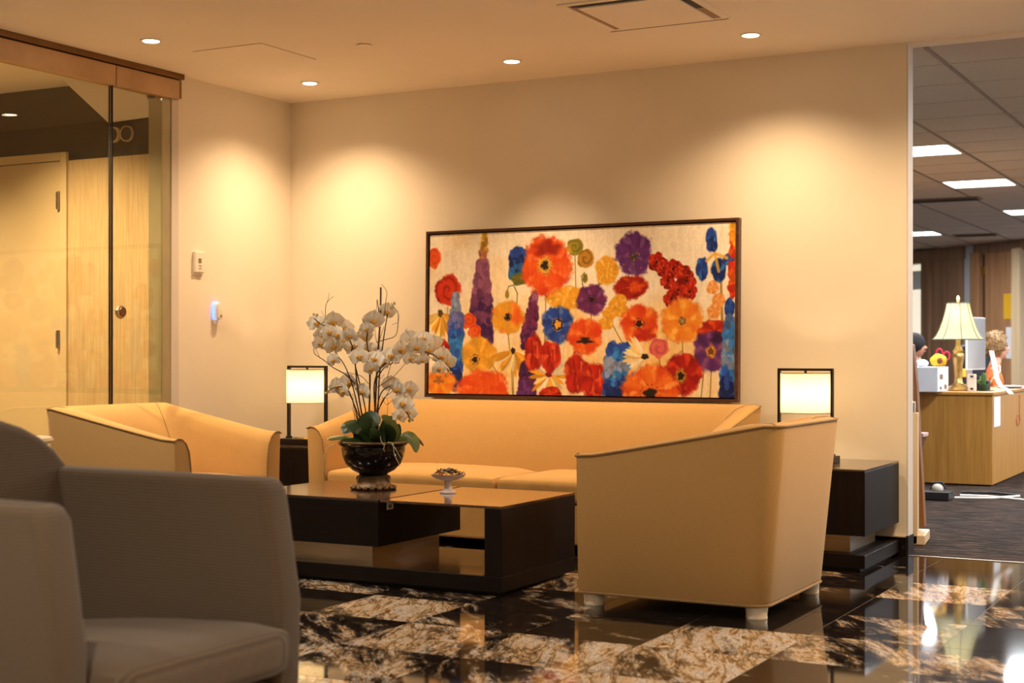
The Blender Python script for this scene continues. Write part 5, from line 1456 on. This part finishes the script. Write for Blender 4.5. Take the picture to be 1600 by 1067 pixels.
    for n, pts in enumerate(([(0.10, 0.1, .008), (0.35, 0.2, .008), (0.5, 0.45, .008)], [(0.10, 0.3, .008), (0.3, 0.32, .008), (0.65, 0.12, .008)], [(0.06, 0.55, .008), (0.3, 0.6, .01), (0.5, 0.5, .008)])):
        c = B().tube([(x + a, y + b, zz) for a, b, zz in pts], 0.008, 6).done('floor_cable', (M['white'], M['white'], M['dark'])[n], None, smooth=True)
        tag(c, ('pale cable lying on the carpet nearest the power box', 'pale cable curving towards the camera on the carpet', 'dark cable lying along the foot of the oak desk')[n], 'cable', 'cables on the office carpet')
    # tall wooden stand just behind the wall end
    root = thing('wooden_stand', (3.85, 0.75, 0), 'tall slanted brown wooden stand with pale front just behind the wall end', 'stand')
    edge = [aty(px, py, 0.68) for px, py in ((1430, 538), (1436, 600), (1440, 680), (1445, 760), (1448, 822))]
    xl = 3.55
    B().prism([(xl, 0.62, edge[0].z - 0.02)] + [(p.x, 0.62, p.z) for p in edge] + [(xl, 0.62, edge[-1].z)], (0, 0.06, 0)).done('back_board', M['brownboard'], root, bevel=0.004)
    fx_ = aty(1436, 700, 0.50).x
    B().box(xl, fx_, 0.46, 0.50, 0.0, 0.735).done('front_board', M['maple'], root, bevel=0.004)
    f1, f2 = aty(1445, 845, 0.46).x, aty(1453, 832, 0.78).x
    B().prism([(xl, 0.46, 0.0), (f1, 0.46, 0.0), (f2, 0.78, 0.0), (xl, 0.78, 0.0)], (0, 0, 0.055)).done('foot', M['maple'], root, bevel=0.006)
    B().box(xl, xl + 0.08, 0.50, 0.62, 0.056, 1.05).done('side_board', M['brownboard'], root)
    B().lathe([(0.016, 0.736), (0.016, 0.79), (0.010, 0.80)], (fx_ - 0.03, 0.48, 0), 12).done('clip', M['chrome'], root, smooth=True)
    root.location = ((xl + fx_) / 2, 0.62, 0)
    for ch in root.children: ch.location = Vector((3.85, 0.75, 0)) - root.location
    px_ = aty(1451, 686, 1.18).x
    root = thing('tapered_stool', (px_ - 0.2, 1.11, 0), 'small dark wood stool with a pink pad behind the wooden stand', 'stool')
    B().prism([(px_ - 0.40, 1.05, 0.565), (px_ - 0.012, 1.05, 0.565), (px_ - 0.05, 1.05, 0.44), (px_ - 0.06, 1.05, 0.0), (px_ - 0.34, 1.05, 0.0), (px_ - 0.36, 1.05, 0.44)], (0, 0.12, 0)).done('frame', M['brownboard'], root)
    B().box(px_ - 0.41, px_, 1.04, 1.18, 0.566, 0.590).done('pad', mat('pink_pad', rgb(206, 170, 170), 0.7), root, bevel=0.005)
office()

# ------------------------------------------------------------------ people in the office
def person(label, head, face, skin, hair, shirt, hairstyle):
    """seated figure; head = centre of the head, face = unit direction it looks"""
    head = Vector(head); f = Vector(face).normalized(); s = f.cross(Vector((0, 0, 1))).normalized()
    root = thing('person', (head.x, head.y, 0), label, 'person')
    P = lambda a, b, c: head + f * a + s * b + Vector((0, 0, c))
    # skeleton: pelvis, chest, neck, arms, thighs, shins
    V = [(-0.06, 0, -0.68), (-0.05, 0, -0.52), (-0.05, 0, -0.34), (-0.035, 0, -0.22), (-0.02, 0, -0.14), (-0.005, 0, -0.06)]
    R = [(.15, .12), (.14, .11), (.15, .11), (.085, .075), (.052, .052), (.050, .055)]
    Ed = [(0, 1), (1, 2), (2, 3), (3, 4), (4, 5)]
    for sd in (-1, 1):
        i0 = len(V)
        V += [(-0.05, sd * 0.16, -0.27), (-0.02, sd * 0.20, -0.50), (0.20, sd * 0.16, -0.56), (0.27, sd * 0.14, -0.57)]
        R += [(.062, .062), (.045, .045), (.034, .034), (.030, .020)]
        Ed += [(2, i0), (i0, i0 + 1), (i0 + 1, i0 + 2), (i0 + 2, i0 + 3)]
        for k, (off, ln) in enumerate(((-0.03, 0.075), (-0.010, 0.085), (0.010, 0.08), (0.028, 0.065))):
            j = len(V)
            V += [(0.31, sd * 0.14 + off, -0.575), (0.31 + ln * 0.6, sd * 0.14 + off * 1.1, -0.585), (0.31 + ln, sd * 0.14 + off * 1.1, -0.605)]
            R += [(.0095, .0095), (.009, .009), (.007, .007)]
            Ed += [(i0 + 3, j), (j, j + 1), (j + 1, j + 2)]
        j = len(V)
        V += [(0.27, sd * 0.14 - sd * 0.04, -0.575), (0.31, sd * 0.14 - sd * 0.055, -0.59)]
        R += [(.011, .011), (.008, .008)]
        Ed += [(i0 + 3, j), (j, j + 1)]
        i1 = len(V)
        V += [(0.0, sd * 0.10, -0.72), (0.40, sd * 0.11, -0.66), (0.38, sd * 0.11, -1.02), (0.40, sd * 0.11, -head.z + 0.045), (0.54, sd * 0.12, -head.z + 0.035)]
        R += [(.09, .08), (.062, .062), (.045, .045), (.038, .038), (.034, .024)]
        Ed += [(0, i1), (i1, i1 + 1), (i1 + 1, i1 + 2), (i1 + 2, i1 + 3), (i1 + 3, i1 + 4)]
    me = bpy.data.meshes.new('body'); me.from_pydata([P(*v) for v in V], Ed, [])
    tmp = bpy.data.objects.new('tmp_body', me); COL.objects.link(tmp)
    sk = tmp.modifiers.new('skin', 'SKIN')
    for i, r in enumerate(R): me.skin_vertices[0].data[i].radius = r
    me.skin_vertices[0].data[0].use_root = True
    ss = tmp.modifiers.new('sub', 'SUBSURF'); ss.levels = 1; ss.render_levels = 1
    dg = bpy.context.evaluated_depsgraph_get()
    bm = bmesh.new(); bm.from_mesh(bpy.data.meshes.new_from_object(tmp.evaluated_get(dg)))
    bpy.data.objects.remove(tmp)
    b = B(); b.bm.free(); b.bm = bm
    def hd(d):
        # d in head frame: x forward, y side, z up
        x, y, z = d.x, d.y, d.z
        r = 1.0
        fx = max(0, x)
        x2 = x * (1.02 if x < 0 else 0.90)
        if x > 0 and z < -0.1: x2 += 0.10 * max(0, 1 - abs(z + 0.72) / 0.3) * max(0, 1 - abs(y) * 2.2)          # chin
        if x > 0.3: x2 += 0.34 * max(0, 1 - abs(z + 0.12) / 0.20) * max(0, 1 - abs(y) / 0.17)                   # nose
        if x > 0.3: x2 -= 0.07 * max(0, 1 - abs(z - 0.10) / 0.12) * max(0, 1 - abs(abs(y) - 0.30) / 0.2)        # eye sockets
        if x > 0.3: x2 += 0.06 * max(0, 1 - abs(z + 0.42) / 0.10) * max(0, 1 - abs(y) / 0.28)                   # lips
        y2 = y * (1.0 - 0.25 * max(0, -z))
        if abs(y) > 0.9: y2 *= 1.0 + 0.12 * max(0, 1 - abs(z + 0.05) / 0.25)
        return Vector((x2, y2, z))
    hb = B(); hb.sphere((0, 0, 0), (0.098, 0.076, 0.122), 40, 30, fn=hd)
    for sd in (-1, 1):
        hb.sphere((-0.008, sd * 0.076, -0.008), (0.018, 0.008, 0.03), 10, 8)
    mp = {v: bm.verts.new(P(v.co.x, v.co.y, v.co.z)) for v in hb.bm.verts}
    for fc in hb.bm.faces: bm.faces.new([mp[v] for v in fc.verts])
    hb.bm.free()
    me2 = b.mesh('body', smooth=True, off=tuple(root.location))
    for m_ in (skin, shirt, M['darkcloth']): me2.materials.append(m_)
    fl = f
    for p in me2.polygons:
        c = p.center + Vector(root.location) - head
        fw, zz = c.dot(fl), c.z
        lat = abs(c.dot(s))
        if zz < -0.60 and not (fw > 0.2 and zz > -0.62): p.material_index = 2
        elif zz < -0.165 and not (fw > 0.14 and zz < -0.48): p.material_index = 1
    me2.set_sharp_from_angle(angle=math.radians(80))
    link('body', me2, None, root)
    eyem = mat('eye_dark', rgb(40, 30, 26), 0.3)
    for sd in (-1, 1):
        B().sphere(P(0.079, sd * 0.030, 0.014), 0.0085, 8, 6).done('eye', eyem, root, smooth=True)
        B().tube([P(0.088, sd * 0.016, 0.034), P(0.088, sd * 0.030, 0.040), P(0.078, sd * 0.046, 0.034)], 0.0028, 5).done('eyebrow', hair, root, smooth=True)
    B().sphere(P(0.092, 0, -0.052), (0.007, 0.02, 0.006), 8, 6).done('lips', mat('lips', rgb(176, 92, 84), 0.5), root, smooth=True)
    random.seed(4)
    hm = B()
    if hairstyle == 'curly':
        hm.sphere(P(-0.028, 0, 0.028), (0.112, 0.112, 0.125), 22, 16, fn=lambda d: d * (1 + 0.06 * math.sin(11 * d.x + 3) * math.sin(12 * d.y) + 0.05 * math.sin(13 * d.z)))
        for k in range(190):
            d = Vector((random.gauss(0, 1), random.gauss(0, 1), random.gauss(0, 1))).normalized()
            df = d.dot(f)
            if df > 0.55 and d.z < 0.55: continue
            if d.z < -0.75: continue
            c = P(-0.028, 0, 0.028) + Vector((d.x * 0.112, d.y * 0.112, d.z * 0.12))
            if (c - head).dot(f) > 0.07 and c.z < head.z + 0.06: continue
            r = random.uniform(0.010, 0.018); ax = Vector((random.gauss(0, 1), random.gauss(0, 1), random.gauss(0, 1))).normalized()
            u = ax.orthogonal().normalized(); w = ax.cross(u)
            hm.tube([c + u * (r * math.cos(t)) + w * (r * math.sin(t)) + ax * (t * 0.003) for t in [q * 0.7 for q in range(11)]], 0.0045, 4)
    else:
        hm.sphere(P(-0.016, 0, 0.030), (0.108, 0.108, 0.112), 24, 16, fn=lambda d: d * (1 + 0.02 * math.sin(20 * d.x)) if True else d)
        hm.sphere(P(-0.115, 0, 0.01), (0.05, 0.05, 0.05), 14, 10)
    hm.done('hair', hair, root, smooth=True)
    SEATS(head.x - f.x * 0.05, head.y - f.y * 0.05, math.atan2(f.y, f.x), 'black office chair under the person with %s hair' % ('curly' if hairstyle == 'curly' else 'tied dark'))
    return root
M['darkcloth'] = mat('dark_trousers', rgb(38, 40, 52), 0.9, var=0.1, vscale=80)
skin1 = mat('skin_a', rgb(226, 172, 146), 0.55, var=0.04, vscale=20)
skin2 = mat('skin_b', rgb(186, 132, 106), 0.55, var=0.04, vscale=20)
person('person with curly light brown hair and orange top sitting behind the monitor, facing right', tuple(atd(1559, 543, 14.1)), (0.93, 0.30, 0),
       skin1, mat('curly_brown_hair', rgb(150, 118, 78), 0.7, var=0.3, vscale=60), mat('orange_knit', rgb(236, 120, 54), 0.85, var=0.08, vscale=60), 'curly')
person('person with tied dark hair and speckled grey top, half hidden by the wall end', tuple(atd(1431, 541, 15.0)), (0.93, 0.05, 0.0),
       skin2, mat('black_hair', rgb(20, 17, 20), 0.9, var=0.2, vscale=60), mat('speckled_grey_top', rgb(206, 204, 210), 0.85, var=0.35, vscale=160), 'tied')
# low pale-topped side table partly hidden by the dark armchair
def corner_table():
    c = atd(80, 684, 5.7) - RT * 0.206
    root = thing('round_side_table', (c.x, c.y, 0), 'small round pale wood side table peeking out behind the dark armchair', 'side table')
    zt = c.z
    B().lathe([(0.0, zt - 0.022), (0.20, zt - 0.022), (0.206, zt - 0.011), (0.20, zt), (0.0, zt)], (c.x, c.y, 0), 40).done('top', M['maple'], root, smooth=True)
    B().lathe([(0.14, 0.0), (0.14, 0.012), (0.03, 0.03), (0.025, zt - 0.03), (0.05, zt - 0.022)], (c.x, c.y, 0), 24).done('pedestal', M['steel'], root, smooth=True)
corner_table()
